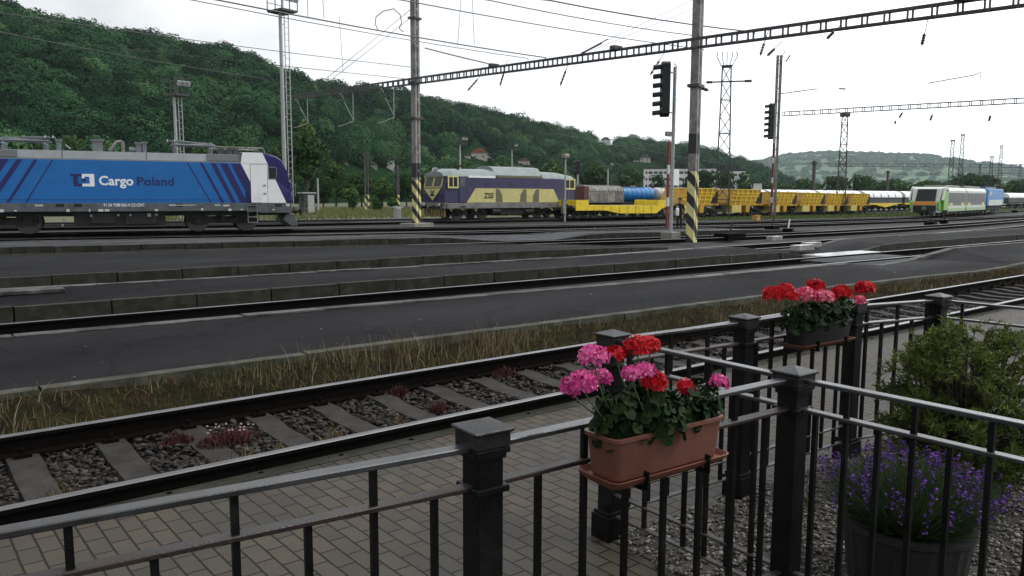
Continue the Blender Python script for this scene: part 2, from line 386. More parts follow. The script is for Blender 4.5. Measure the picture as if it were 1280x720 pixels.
platform('island_platform', [(-30, 7.6, .08, 10.3, .25), (.5, 7.9, .08, 10.17, .25), (12, 8.15, .08, 9.97, .25), (17.5, 8.1, .07, 10.0, .23), (19.8, 8.05, .05, 10.5, .04), (23.0, 8.2, .06, 11.0, .04), (24.7, 8.25, .1, 10.85, .28), (60, 9.2, .12, 11.3, .27), (140, 10.4, .1, 12.5, .25)], kerb=M_kerb_edge, kerbf=M_kerb_light, block=2.4)
platform('narrow_platform', [(-30, 13.55, .1, 15.3, .25), (1, 13.82, .1, 15.2, .25), (11, 13.95, .1, 14.95, .25), (21, 14.2, .1, 15.7, .2), (22.7, 14.25, -.1, 15.9, -.02), (26, 14.35, -.1, 16.2, -.02), (28.0, 14.4, .1, 16.3, .2), (55, 14.9, .1, 17.0, .2), (80, 15.9, .08, 17.5, .1)], kerb=M_kerb, kerbf=M_kerb_light)
platform('third_platform', [(-30, 18.6, .1, 28.3, .25), (1.6, 18.75, .1, 23.6, .25), (8, 18.7, .1, 22.75, .25), (14.5, 18.85, .1, 21.6, .2), (18.5, 19.1, .05, 20.9, .08), (22.4, 19.7, -.1, 20.05, -.1)])
platform('fourth_platform', [(-30, 35.2, .1, 39.0, .13), (2.3, 29.3, .1, 32.5, .13), (10, 28.0, .1, 30.8, .13), (17, 26.9, .1, 29.5, .12), (19.5, 26.5, -.12, 29.0, .02), (22.8, 26.0, -.12, 28.4, .02), (24.3, 25.8, .1, 28.1, .1), (34, 24.6, .1, 26.9, .1), (40, 24.3, -.1, 26.3, -.1)], asphalt=M_asphalt_pale, kerbf=M_kerb_light)
# board crossings between the platforms
M_board = mk('wet_crossing_slab', (.32, .32, .31), .16, 0, .25, 2, .2, 40, rvar=.1, spec=.6, dirt=(.12, .12, .11), dirt_at=.56)
mb = MB(); mb.b2((22.4, 13.32, -.1), (25.8, 14.2, -.02))
tag(mb.build('crossing_slab', M_board, bevel=.01), kind='structure')
mb = MB(); mb.b2((20.5, 11.0, -.1), (24.5, 11.6, -.03)); mb.b2((20.5, 11.85, -.1), (24.8, 13.05, -.03))
tag(mb.build('board_crossing', M_asphalt_pale, bevel=.01), kind='structure')
mb = MB(); mb.b2((-9, 14.6, .2), (2.0, 15.22, .262)); tag(mb.build('concrete_slab_strip', M_kerb_light, bevel=.01), kind='structure')
mb = MB()
for i, (px, py, w, d) in enumerate([(1003, 309.5, .9, .35), (1014, 306, .9, .25), (968, 298, .7, .3)]):
    p = gp(px, py, .1); mb.b2((p.x - w / 2, p.y - d / 2, .02), (p.x + w / 2, p.y + d / 2, .19))
tag(mb.build('paving_slab_patch', M_board, bevel=.01), kind='structure')

# ------------------------------------------------------------------ tracks
RAIL = [(-.062, -.17), (.062, -.17), (.062, -.158), (.012, -.14), (.012, -.045), (.035, -.034), (.035, -.006), (.027, 0), (-.027, 0), (-.035, -.006), (-.035, -.034), (-.012, -.045), (-.012, -.14), (-.062, -.158)]
def rail_mesh(pts, off):
    mb = MB(); n = len(RAIL); rows = []
    for i, p in enumerate(pts):
        d = (pts[min(i + 1, len(pts) - 1)] - pts[max(i - 1, 0)]).normalized(); nn = Vector((-d.y, d.x, 0))
        rows.append([p + nn * (off + a) + Vector((0, 0, b)) for a, b in RAIL])
    vs = [q for r in rows for q in r]
    mb.v = [tuple(v) for v in vs]
    for i in range(len(rows) - 1):
        for j in range(n):
            mb.f.append([i * n + j, i * n + (j + 1) % n, (i + 1) * n + (j + 1) % n, (i + 1) * n + j]); mb.mi.append(1 if j in (6, 7, 8) else 0)
    mb.f.append(list(range(n - 1, -1, -1))); mb.mi.append(0)
    return mb
def track(pts, label, group='railway tracks of the station yard', step=2.5, sleepers=None, gauge=.75, sl_len=2.5):
    S = spline(pts, step); o = S[len(S) // 3]
    root = empty('railway_track', (o.x, o.y, 0), 0, label, 'railway track', group)
    L_ = [p - Vector((o.x, o.y, 0)) for p in S]
    for off in (-gauge, gauge): rail_mesh(L_, off).build('rail', [M_rail_side, M_rail_top], root)
    if sleepers:
        acc = 0.0; x0, x1 = sleepers
        for a, b in zip(S, S[1:]):
            ln = (b - a).length; d = (b - a).normalized(); ang = math.atan2(d.y, d.x)
            while acc < ln:
                p = a + d * acc
                if x0 <= p.x <= x1:
                    sb = MB(); w = .125
                    prof = [(-sl_len / 2, -.16), (-.48, -.16), (-.3, -.185), (.3, -.185), (.48, -.16), (sl_len / 2, -.16)]
                    rings = [[Vector((-w, y, -.36)), Vector((w, y, -.36)), Vector((w * .86, y, z)), Vector((-w * .86, y, z))] for y, z in prof]
                    sb.loft(rings)
                    for s in (-gauge, gauge):
                        for q in (-.1, .1):
                            sb.mat(1).box((0, s + q, -.148), (.11, .075, .035)); sb.cyl((0, s + q, -.115), .018, .05, 'z', 6)
                    sb.v = [tuple(Matrix.Rotation(ang, 3, 'Z') @ Vector(v) + p - Vector((o.x, o.y, 0))) for v in sb.v]
                    sb.build('sleeper', [M_sleeper, M_rail_side], root)
                acc += .6
            acc -= ln
    return root
track([(-12, 5.75), (.4, 6.06), (5, 6.18), (18, 6.46), (45, 7.25), (90, 8.9)], 'nearest track on concrete sleepers along the paved platform', step=1.5, sleepers=(-1.6, 34), gauge=.8)
track([(-30, 11.75), (1, 12.16), (10, 12.35), (19, 12.46), (37.6, 12.7), (80, 14.2), (180, 17.5)], 'second track, in the trench behind the nearest asphalt platform', sleepers=(26, 60))
fr = [gp(*p) for p in ((68, 357), (320, 344.3), (560, 331.5), (840, 312), (1060, 298), (1222, 287))]
t3 = [(p.x, p.y - .75) for p in fr]
track([(-30, t3[0][1] + .2)] + t3 + [(120, 26.5), (200, 32)], 'third track, hugging the far edge of the narrow platform')
track([(-30, 31.2), (2, 26.4), (10, 25.2), (20, 23.6), (34, 22.4), (47, 22.9), (62, 24.6), (79, 27.2), (120, 33.5), (200, 45)], 'fourth track, running into the points beyond the striped mast')
t5 = [(-30, 42.5), (2.9, 36.2), (12, 34.0), (24.8, 31.8), (40, 30.4), (56, 30.2), (80, 31.3), (130, 36), (220, 46)]
track(t5, 'fifth track, in front of the pale ballast strip')
L_DIR = Vector((math.cos(-.195), math.sin(-.195), 0)); L_C = Vector((15.78, 39.67, 0)) - L_DIR * 6.0
track([tuple((L_C + L_DIR * s)[:2]) for s in (-40, -20, 0, 10)] + [(30, 36.6), (50, 35.2), (74.4, 34.95), (87, 37.6), (100, 40.3), (130, 46.7), (220, 66)], 'sixth track, carrying the blue freight locomotive and the green train')
track([(-60, 62), (0, 50.5), (20, 47.9), (36.1, 48.4), (60, 51), (120, 56), (240, 72)], 'seventh track, under the diesel locomotive')
track([(-60, 66), (10, 52), (32, 47.6), (50, 47.25), (90, 47.75), (140, 50.5), (260, 64)], 'eighth track, under the yellow wagons')
track([(-60, 70), (10, 56), (36, 52.2), (60, 52.2), (120, 53.5), (240, 66)], 'ninth track, under the tank wagons behind the yellow wagons')
# ------------------------------------------------------------------ stones, weeds
rng = np.random.default_rng(7)
def ico():
    t = (1 + 5 ** .5) / 2
    v = np.array([(-1, t, 0), (1, t, 0), (-1, -t, 0), (1, -t, 0), (0, -1, t), (0, 1, t), (0, -1, -t), (0, 1, -t), (t, 0, -1), (t, 0, 1), (-t, 0, -1), (-t, 0, 1)], float)
    f = np.array([(0, 11, 5), (0, 5, 1), (0, 1, 7), (0, 7, 10), (0, 10, 11), (1, 5, 9), (5, 11, 4), (11, 10, 2), (10, 7, 6), (7, 1, 8), (3, 9, 4), (3, 4, 2), (3, 2, 6), (3, 6, 8), (3, 8, 9), (4, 9, 5), (2, 4, 11), (6, 2, 10), (8, 6, 7), (9, 8, 1)])
    return v / np.linalg.norm(v[0]), f
ICO_V, ICO_F = ico()
def stones(name, pos, size, mat, flat=.7, parent=None):
    n = len(pos); V = np.repeat(ICO_V[None], n, 0) * rng.uniform(.45, 1.3, (n, 12, 1))
    sc = size * rng.uniform(.55, 1.35, (n, 1, 1)) * np.stack([rng.uniform(.8, 1.4, n), rng.uniform(.6, 1.1, n), rng.uniform(.5, 1, n) * flat], 1)[:, None]
    V = V * sc
    a = rng.uniform(0, 6.28, n); ca, sa = np.cos(a), np.sin(a)
    tl = rng.normal(0, .35, n); ct, st = np.cos(tl), np.sin(tl)
    x, y, z = V[..., 0], V[..., 1], V[..., 2]
    x, z = x * ct[:, None] - z * st[:, None], x * st[:, None] + z * ct[:, None]
    x, y = x * ca[:, None] - y * sa[:, None], x * sa[:, None] + y * ca[:, None]
    V = np.stack([x, y, z], -1) + pos[:, None]
    F = (ICO_F[None] + 12 * np.arange(n)[:, None, None]).reshape(-1, 3)
    return raw(name, V.reshape(-1, 3), F, 3, mat, parent, tint=np.repeat(rng.uniform(0, 1, n), 20))
M_stone = tinted('ballast_stone', [(.007, .006, .006), (.017, .0145, .0125), (.014, .0105, .0085), (.033, .028, .023), (.026, .018, .013), (.052, .045, .038)], .75)
M_pebble = tinted('gravel_pebble', [(.03, .027, .022), (.065, .06, .05), (.12, .11, .095), (.055, .042, .03), (.22, .21, .19), (.04, .037, .034)], .6)
n = 26000
X = rng.uniform(-1.6, 16, n); X = X[np.abs((X + .005 + .3) % .6 - .3) > .128]; n = len(X); Yc = np.interp(X, [-12, .4, 5, 18, 45], [5.75, 6.06, 6.18, 6.46, 7.25])
Yo = rng.uniform(-.72, 1.65, n)
zz = -.222 + rng.uniform(0, .05, n)
tag(stones('track_ballast', np.stack([X, Yc + Yo, zz], 1), .027, M_stone), kind='stuff')
n = 15000
X = rng.uniform(2.95, 6.6, n); Y = rng.uniform(.3, 3.0, n)
tag(stones('gravel', np.stack([X, Y, -.092 + rng.uniform(0, .016, n)], 1), .0135, M_pebble), kind='stuff')
sheet('gravel_bed', [(2.98, -3), (6.7, -3), (6.45, 2.9), (2.98, 3.04)], -.094, M_gravel_base)

def blades(name, pos, h, w, mat, lean=.35, parent=None, tint=None, seg=3):
    """thin bent grass blades, merged; every blade a tapering strip of quads"""
    n = len(pos); h = np.broadcast_to(h, n); a = rng.uniform(0, 6.28, n); d = np.stack([np.cos(a), np.sin(a)], 1)
    ln = np.abs(rng.normal(0, lean, n)) * h; fa = rng.uniform(0, 6.28, n); s = np.stack([np.cos(fa), np.sin(fa)], 1) * w
    V = np.zeros((n, seg + 1, 2, 3))
    for k in range(seg + 1):
        t = k / seg; c = pos.copy(); c[:, :2] += d * (ln * t * t)[:, None]; c[:, 2] += h * t * (1 - .12 * t)
        wk = (1 - .85 * t)
        for j, sg in ((0, -1), (1, 1)):
            V[:, k, j] = c; V[:, k, j, :2] += s * sg * wk * .5
    b = (np.arange(n) * (seg + 1) * 2)[:, None]; F = []
    for k in range(seg):
        q = np.array([2 * k, 2 * k + 1, 2 * k + 3, 2 * k + 2]); F.append(b + q)
    F = np.stack(F, 1).reshape(-1, 4)
    tt = rng.uniform(0, 1, n) if tint is None else tint
    return raw(name, V.reshape(-1, 3), F, 4, mat, parent, tint=np.repeat(tt, seg))
M_weed = tinted('weed', [(.11, .082, .04), (.21, .17, .095), (.05, .05, .018), (.32, .27, .17), (.10, .05, .03), (.045, .05, .018)], .8, .15, .3)
M_sedum = tinted('red_stonecrop', [(.045, .011, .013), (.075, .019, .023), (.034, .017, .012), (.1, .038, .04)], .8, .2)
# weed strip on the slope below the first platform, in uneven tufts
cx_ = rng.uniform(-1.5, 26, 360); cy_ = 7.12 + rng.random(360) ** .8 * .82
den = np.where(cx_ > 6.4, .45, 1.0) * (.1 + .9 * np.clip(np.sin(cx_ * 1.1 + 2.2) + .35 + .9 * ((cx_ > 2.2) & (cx_ < 6.2)), 0, 1))
P = []; Hh = []
for x, y, d in zip(cx_, cy_, den):
    k = int(20 * d) + 2; q = rng.normal(0, .1, (k, 2)); P.append(np.stack([x + q[:, 0] * 1.5, np.clip(y + q[:, 1], 7.05 + .012 * x, 8.0), np.full(k, -.2)], 1)); P[-1][:, 2] = -.2 + .21 * np.clip((P[-1][:, 1] - 7.1) / .75, 0, 1)
    Hh.append(np.clip(rng.normal(.08 + .12 * d, .06, k), .04, .45))
tag(blades('weed_strip', np.concatenate(P), np.concatenate(Hh), .009, M_weed, .4), kind='stuff')
mb = MB(); xs_ = np.arange(-9, 31, 1.0); bk = lambda x: float(np.interp(x, [-9, .5, 12, 30], [7.78, 7.88, 8.13, 8.25]))
for a, b_ in zip(xs_, xs_[1:]): mb.add([(a, 7.0 + .012 * a, -.24), (b_, 7.0 + .012 * b_, -.24), (b_, bk(b_), .02 + .04 * math.sin(b_ * 2.1)), (a, bk(a), .02 + .04 * math.sin(a * 2.1))], [(0, 1, 2, 3)])
tag(mb.build('weedy_bank', mk('bank_soil', (.012, .0105, .006), .95, 0, .5, 5, .9, 40, dirt=(.02, .02, .008), dirt_at=.5, spec=.05)), kind='structure')
P = rng.uniform((-1.5, 7.15, -.2), (26, 8.0, -.16), (9500, 3)); P[:, 2] = -.2 + .21 * np.clip((P[:, 1] - 7.1) / .75, 0, 1); P = P[np.abs(P[:, 1] - 7.6 - .01 * P[:, 0]) < .6]
tag(blades('ground_weeds', P, rng.uniform(.03, .1, len(P)), .014, tinted('low_weed', [(.045, .04, .012), (.08, .042, .018), (.03, .034, .01), (.1, .05, .024)], .85, .2), .9), kind='stuff')
n = 150; x = rng.uniform(-1, 24, n); y = np.interp(x, [0, 12, 24], [8.1, 8.35, 8.5]) + rng.random(n) * 1.7
tag(stones('litter', np.stack([x, y, .09 + .17 * (y - 7.9) / 2.1 + .004], 1), .011, M_pebble, .3), kind='stuff')
# pale weathered weed tufts growing along the near rail
for i, (px, py) in enumerate([(262, 566), (305, 556), (352, 548), (415, 530), (497, 512), (78, 600)]):
    p = gp(px, py + 16, -.12); k = 26; q = rng.normal(0, .03, (k, 2))
    o = blades('weed_tuft', np.stack([q[:, 0] * 1.4, q[:, 1] * .5, np.zeros(k)], 1), rng.uniform(.05, .13, k), .008, M_weed, .7)
    o.location = (p.x, p.y, -.13)
    tag(o, ['small dry weed tuft against the near rail, below the red stonecrop', 'dry weed tuft against the near rail, just right of the stonecrop', 'dry weed tuft at the near rail beside the fourth sleeper', 'dry weed tuft at the near rail, halfway between stonecrop and left gatepost', 'rightmost dry weed tuft along the near rail', 'leftmost dry weed tuft along the near rail'][i], 'weed', 'weed tufts along the near rail')
# red stonecrop cushions between the sleepers
for i, (px, py, r) in enumerate([(285, 538, .2), (222, 540, .11), (632, 456, .13), (497, 480, .1), (548, 500, .08), (880, 407, .14)]):
    p = gp(px, py + 12, -.17); k = int(1500 * r); a = rng.uniform(0, 6.28, k); rr = r * np.sqrt(rng.random(k))
    pos = np.stack([np.cos(a) * rr * 1.25, np.sin(a) * rr * .8, np.zeros(k)], 1)
    o = blades('stonecrop_cushion', pos, .035 + .1 * (1 - (rr / r) ** 2) * rng.uniform(.5, 1.1, k), .018, M_sedum, .5)
    o.location = (p.x, p.y, -.19)
    tag(o, ['largest red stonecrop cushion, with pale flowers, on the ballast beside a sleeper', 'small red stonecrop just left of the largest cushion', 'red stonecrop close to the far rail above the left gatepost', 'small red stonecrop tuft beside the far rail', 'tiny red stonecrop on a sleeper end', 'red stonecrop behind the flower boxes'][i], 'stonecrop', 'red stonecrop cushions between the sleepers')
    if i == 0:
        mb = MB()
        for k in range(16):
            a = rng.uniform(0, 6.28); q = r * .8 * rng.random() ** .5; mb.box((math.cos(a) * q * 1.25, math.sin(a) * q, .12 + .02 * rng.random()), (.012, .012, .008), rng.random())
        mb.build('flower', mk('pale_petal', (.4, .26, .32), .6), o)

# ------------------------------------------------------------------ railings
M_iron = mk('black_painted_iron', (.0045, .0047, .005), .45, 0, .4, 9, .25, 120, rvar=.12, spec=.13, dirt=(.012, .012, .012), dirt_at=.6)
M_cap = mk('sky_lit_cap_iron', (.011, .0115, .012), .36, 0, .4, 12, .2, 120, rvar=.12, spec=.32, dirt=(.04, .04, .04), dirt_at=.62)  # cap iron coloured lighter than the posts, painting in reflected sky light
M_iron_rail = mk('worn_wet_rail', (.036, .038, .041), .3, .3, .35, 4, .12, 150, rvar=.14, spec=.8, dirt=(.018, .018, .019), dirt_at=.55, stretch=(1, 1, 1))
M_rust = mk('rust_tinged_iron', (.026, .015, .012), .5, .1, .4, 7, .3, 100, rvar=.15, dirt=(.015, .014, .014), dirt_at=.52)
ZT, ZM, ZB2, ZB1, ZG = 1.02, .892, .155, .035, -.10
def post(root, x, y, rz, base=True, up=0.0):
    mb = MB(); w = .094
    mb.box((x, y, (ZG + .995 + up) / 2), (w, w, .995 + up - ZG), rz)
    mb.box((x, y, ZM - .004), (w + .03, w + .03, .022), rz)
    mb.box((x, y, .965 + up), (w + .016, w + .016, .018), rz); mb.box((x, y, .985 + up), (w + .034, w + .034, .02), rz)
    if base: mb.box((x, y, ZG + .07), (w + .05, w + .05, .14), rz); mb.box((x, y, ZG + .15), (w + .03, w + .03, .02), rz)
    p = mb.build('post', M_iron, root, bevel=.004, seg=2)
    c = .0695; z0, z1, z2 = .995 + up, 1.055 + up, 1.079 + up; M = Matrix.Rotation(rz, 3, 'Z')
    mb = MB(); vs = []
    for s, z in ((.92, z0), (.92, z1 - .012), (1.06, z1 - .01), (1.06, z1)):
        for a, b in ((-1, -1), (1, -1), (1, 1), (-1, 1)): vs.append(Vector((x, y, z)) + M @ Vector((a * c * s, b * c * s, 0)))
    vs.append(Vector((x, y, z2)))
    fs = [(3, 2, 1, 0)] + [(4 * k + j, 4 * k + (j + 1) % 4, 4 * k + 4 + (j + 1) % 4, 4 * k + 4 + j) for k in range(3) for j in range(4)] + [(12 + j, 12 + (j + 1) % 4, 16) for j in range(4)]
    mb.add(vs, fs).build('post_cap', M_cap, p, bevel=.003)
def bay(root, a, b, bars, first=0, rust=True):
    """one bay between two points: rails between the posts and bars at distances along it; every second bar stops at the middle rail"""
    a = Vector((a[0], a[1], 0)); b = Vector((b[0], b[1], 0)); d = (b - a).normalized(); ln = (b - a).length
    def rail(nm, z, w, h, mat): MB().bar(a + Vector((0, 0, z)), b + Vector((0, 0, z)), w, h).build(nm, mat, root, bevel=.003)
    rail('top_rail', ZT, .05, .018, M_iron_rail); rail('middle_rail', ZM, .046, .016, M_rust if rust else M_iron_rail)
    rail('lower_rail', ZB2, .034, .012, M_rust); rail('lower_rail', ZB1, .034, .012, M_rust)
    for i, s in enumerate(bars):
        p = a + d * s; full = (i + first) % 2 == 0
        if full: MB().bar(p + Vector((0, 0, ZB1 + .006)), p + Vector((0, 0, ZT - .009)), .02, .02, up=(d.x, d.y, 0)).build('baluster', M_iron, root)
        else: MB().bar(p + Vector((0, 0, ZB1 + .006)), p + Vector((0, 0, ZM - .008)), .02, .02, up=(d.x, d.y, 0)).build('baluster', M_iron, root)
def even(ln, pitch, off): 
    out = []; s = off
    while s < ln - .03: out.append(s); s += pitch
    return out
PA, PB, PC, PD, PE, PF = (1.393, 1.968), (3.02, 3.04), (3.0, 1.915), (4.11, 2.985), (5.35, 2.96), (6.2, 2.76)
r1 = empty('iron_railing', (1.393, 1.968, -.1), 0, 'black iron railing nearest the camera, carrying the terracotta flower box', 'railing', 'black iron railings')
for ch in ():
    pass
_off = Vector((1.393, 1.968, -.1))
def settle(root):                        # parts were laid out in place: move them into the frame of their root
    mi = Matrix.Translation(-Vector(root.location))
    for c in kids(root): c.matrix_basis = mi
PZ = (-.9, 2.22)
post(r1, *PA, -.04, True, .028); post(r1, *PC, -.01, True)
lnA = (Vector(PA) - Vector(PZ)).length
bay(r1, PZ, PA, [lnA - s for s in (2.0, 1.8, 1.6, 1.36, 1.14, .955, .755, .56, .365, .17)], 0)
lnC = (Vector(PC) - Vector(PA)).length
bay(r1, PA, PC, even(lnC, .2, .22), 1)
settle(r1)
r2 = empty('iron_railing', (3.01, 2.4, -.1), 0, 'black iron railing running from the corner post towards the lower right past the lavender', 'railing', 'black iron railings')
post(r2, *PB, 0); post(r2, 3.03, .62, 0)
bay(r2, PB, PC, even(1.1, .135, .13), 0, rust=False); bay(r2, PC, (3.03, .62), even(1.27, .135, .11), 1, rust=False)
settle(r2)
r3 = empty('iron_railing', (4.6, 2.95, -.1), 0, 'farthest black iron railing, along the track side of the gravel bed behind the shrub', 'railing', 'black iron railings')
post(r3, *PD, 0); post(r3, *PE, -.02); post(r3, *PF, -.1)
bay(r3, PB, PD, even(1.08, .155, .14), 0); bay(r3, PD, PE, even(1.22, .155, .13), 1); bay(r3, PE, PF, even(.85, .155, .13), 0, rust=False)
bay(r3, PF, (6.3, .6), even(2.1, .3, .17), 0, rust=False)
settle(r3)

# ------------------------------------------------------------------ flower boxes
M_terra = mk('terracotta_plastic', (.115, .043, .028), .5, 0, .22, 5, .12, 90, rvar=.08, dirt=(.1, .042, .028), dirt_at=.6)
M_terra_d = mk('dark_terracotta_tray', (.13, .042, .026), .5, 0, .25, 5, .1, 90)
M_boxblack = mk('black_plastic', (.008, .008, .009), .45, 0, .2, 5)
M_soil = mk('potting_soil', (.012, .009, .007), .95, 0, .5, 25, .9, 60)
def flower_box(name, loc, rz, ln, dp, ht, mat, tray_mat, label, group):
    root = empty(name, loc, rz, label, 'flower box', group)
    def rr(hx, hy, z, k=4, r=.03):
        out = []
        for cxs, cys, a0 in ((1, 1, 0), (-1, 1, 90), (-1, -1, 180), (1, -1, 270)):
            for j in range(k):
                a = R_(a0 + 90 * j / (k - 1)); out.append(Vector((cxs * (hx - r) + r * math.cos(a), cys * (hy - r) + r * math.sin(a), z)))
        return out
    hx, hy = ln / 2, dp / 2; mb = MB()
    mb.loft([rr(hx * .94, hy * .82, 0), rr(hx * .985, hy * .96, ht - .014), rr(hx * 1.015, hy * 1.05, ht - .012), rr(hx * 1.015, hy * 1.05, ht), rr(hx * .975, hy * .93, ht), rr(hx * .965, hy * .91, ht - .02)])
    mb.build('trough', mat, root, smooth=True)
    MB().loft([rr(hx * .966, hy * .912, ht - .03), rr(hx * .966, hy * .912, ht - .017)]).build('soil', M_soil, root)
    mb = MB(); mb.loft([rr(hx * .98, hy * .95, -.022), rr(hx * 1.05, hy * 1.22, -.002), rr(hx * 1.065, hy * 1.27, .01), rr(hx * 1.05, hy * 1.23, .011), rr(hx * 1.0, hy * 1.1, -.006)])
    mb.build('tray', tray_mat, root, smooth=True)
    for s in (-.28, .28):
        mb = MB(); mb.bar((s * ln, -hy * 1.25, -.03), (s * ln, hy * 1.5, -.03), .025, .008); mb.bar((s * ln, -hy * 1.28, -.034), (s * ln, -hy * 1.28, .03), .022, .006, up=(1, 0, 0)); mb.bar((s * ln, hy * 1.5, -.034), (s * ln, hy * 1.5, ht * .3), .022, .006, up=(1, 0, 0))
        mb.build('bracket', M_iron, root)
    return root
box1 = flower_box('flower_box', (2.005, 1.80, .882), -.035, .525, .165, .145, M_terra, M_terra_d, 'terracotta flower box with pink and red geraniums on the nearest railing', 'flower boxes hung on the railings')
box2 = flower_box('flower_box', (4.74, 2.86, .85), -.03, .56, .16, .135, M_boxblack, M_terra, 'black flower box in a terracotta tray on the farthest railing', 'flower boxes hung on the railings')

M_leaf = tinted('geranium_leaf', [(.003, .010, .003), (.006, .018, .005), (.012, .030, .008), (.005, .014, .004), (.026, .044, .011)], .6, .08, .18)
M_stem = mk('green_stem', (.045, .07, .025), .6, 0, .3, 20)
M_pink = tinted('pink_petal', [(.48, .03, .19), (.58, .065, .27), (.68, .17, .38), (.42, .02, .14)], .6, .2, .25)
M_red = tinted('red_petal', [(.40, .005, .012), (.52, .009, .018), (.32, .003, .009), (.58, .02, .026)], .6, .2, .25)
M_rose = tinted('rose_petal', [(.56, .035, .10), (.64, .10, .19), (.72, .26, .34), (.5, .018, .065)], .6, .2, .25)
def leaf_disc(c, nrm, r, mb_v, mb_f, tints, base):
    """scalloped round leaf, slightly cupped"""
    nrm = nrm / np.linalg.norm(nrm); a = np.cross(nrm, (.31, .77, .12)); a /= np.linalg.norm(a); b = np.cross(nrm, a); k = 11
    i0 = len(mb_v); mb_v.append(c - nrm * r * .18); 
    ph = rng.uniform(0, 6.28)
    for j in range(k):
        t = ph + 5.6 * j / (k - 1); q = r * (1 + .10 * (j % 2)) * rng.uniform(.94, 1.06)
        mb_v.append(c + a * math.cos(t) * q + b * math.sin(t) * q + nrm * rng.normal(0, .05) * r)
    for j in range(k - 1): mb_f.append((i0, i0 + 1 + j, i0 + 2 + j)); tints.append(np.clip(base + rng.normal(0, .05), 0, 1))
def flower_head(root, c, r, mat, n=30):
    V, F, T = [], [], []
    for i in range(n):
        d = rng.normal(0, 1, 3); d[2] = abs(d[2]) * .9 - .25; d /= np.linalg.norm(d); p = np.array(c) + d * r * rng.uniform(.72, 1.0) * np.array([1, 1, .8])
        a = np.cross(d, (.2, .5, .8)); a /= np.linalg.norm(a); b = np.cross(d, a); t0 = rng.uniform(0, 6.28); tb = rng.random()
        pr = r * rng.uniform(.36, .46)
        for k in range(5):
            t = t0 + k * 1.2566 + rng.normal(0, .1); u = a * math.cos(t) + b * math.sin(t); w = np.cross(d, u); i0 = len(V)
            up = d * pr * rng.uniform(.05, .45)
            V += [p, p + u * pr * .55 - w * pr * .34 + up * .4, p + u * pr * .98 - w * pr * .24 + up, p + u * pr * 1.06 + up * 1.1, p + u * pr * .98 + w * pr * .24 + up, p + u * pr * .55 + w * pr * .34 + up * .4]
            F += [(i0, i0 + 1, i0 + 2, i0 + 3), (i0, i0 + 3, i0 + 4, i0 + 5)]; v = np.clip(tb + rng.normal(0, .12), 0, 1); T += [v, v]
    return raw('flower_head', np.array(V), np.array(F), 4, mat, root, tint=T)
def geranium(loc, label, heads, spread, hgt, nleaf, group='geraniums in the flower boxes'):
    """heads: (dx, dy, dz, radius, material) relative to the stem base"""
    root = empty('geranium_plant', loc, 0, label, 'geranium', group)
    V, F, T = [], [], []
    for i in range(nleaf):
        th = rng.uniform(0, 6.28); el = rng.uniform(-.15, 1.0); q = rng.uniform(.55, 1.0)
        d = np.array([math.cos(th) * math.cos(el), math.sin(th) * math.cos(el), math.sin(el)])
        c = d * q * np.array([spread[0], spread[1], hgt]) + np.array([0, 0, .01])
        nn = d * np.array([1, 1, .8]) + rng.normal(0, .35, 3) + np.array([0, 0, .35])
        leaf_disc(c, nn, rng.uniform(.012, .026), V, F, T, rng.random())
    raw('foliage', np.array(V), np.array(F), 3, M_leaf, root, tint=T)
    mb = MB()
    for i in range(8):
        a = rng.uniform(0, 6.28); mb.tube([(0, 0, -.01), (math.cos(a) * spread[0] * .4, math.sin(a) * spread[1] * .4, hgt * .45), (math.cos(a) * spread[0] * .8, math.sin(a) * spread[1] * .8, hgt * .75)], [.005, .004, .003], 5)
    mb.build('stem', M_stem, root)
    for dx, dy, dz, r, mt in heads:
        r *= 1.34; flower_head(root, (dx, dy, dz), r, mt, int(20 + r * 420))
        mb = MB(); mb.tube([(dx * .4, dy * .4, hgt * .3), (dx * .85, dy * .85, dz * .72), (dx, dy, dz - r * .35)], [.0032, .0028, .0026], 5)
        for k in range(7):
            a = rng.uniform(0, 6.28); mb.tube([(dx, dy, dz - r * .4), (dx + math.cos(a) * r * .6, dy + math.sin(a) * r * .6, dz)], .0014, 4)
        mb.build('flower_stalk', M_stem, root)
    return root
ZS = .882 + .125
def rel(px, py, Y, base): p = yp(px, py, Y); return (p.x - base[0], p.y - base[1], p.z - base[2])
def heads(base, lst): return [(*rel(px, py, Y, base), r, mt) for px, py, Y, r, mt in lst]
b = (1.85, 1.81, ZS)
geranium(b, 'pink geranium at the left end of the terracotta box, with big pink flower heads', heads(b, [(742, 447, 1.86, .036, M_pink), (728, 479, 1.80, .034, M_pink), (714, 484, 1.86, .028, M_pink), (752, 472, 1.88, .026, M_pink)]), (.125, .085), .19, 200)
b = (1.99, 1.83, ZS)
geranium(b, 'red geranium in the middle of the terracotta box, tallest red head on top', heads(b, [(770, 443, 1.92, .026, M_red), (797, 434, 1.88, .034, M_red), (812, 433, 1.92, .03, M_red), (818, 478, 1.76, .032, M_red)]), (.12, .085), .185, 190)
b = (1.97, 1.75, ZS)
geranium(b, 'pink geranium at the front middle of the terracotta box, one double pink head', heads(b, [(789, 468, 1.76, .024, M_pink), (806, 464, 1.77, .025, M_pink)]), (.1, .065), .15, 120)
b = (2.14, 1.79, ZS)
geranium(b, 'small red geranium right of the middle in the terracotta box, one loose red head', heads(b, [(856, 483, 1.80, .023, M_red), (864, 490, 1.8, .016, M_red)]), (.10, .08), .135, 130)
b = (2.25, 1.81, ZS)
geranium(b, 'geranium at the right end of the terracotta box with a single deep pink head', heads(b, [(899, 479, 1.86, .028, M_pink)]), (.08, .08), .135, 95)
ZS2 = .85 + .118
b = (4.52, 2.86, ZS2)
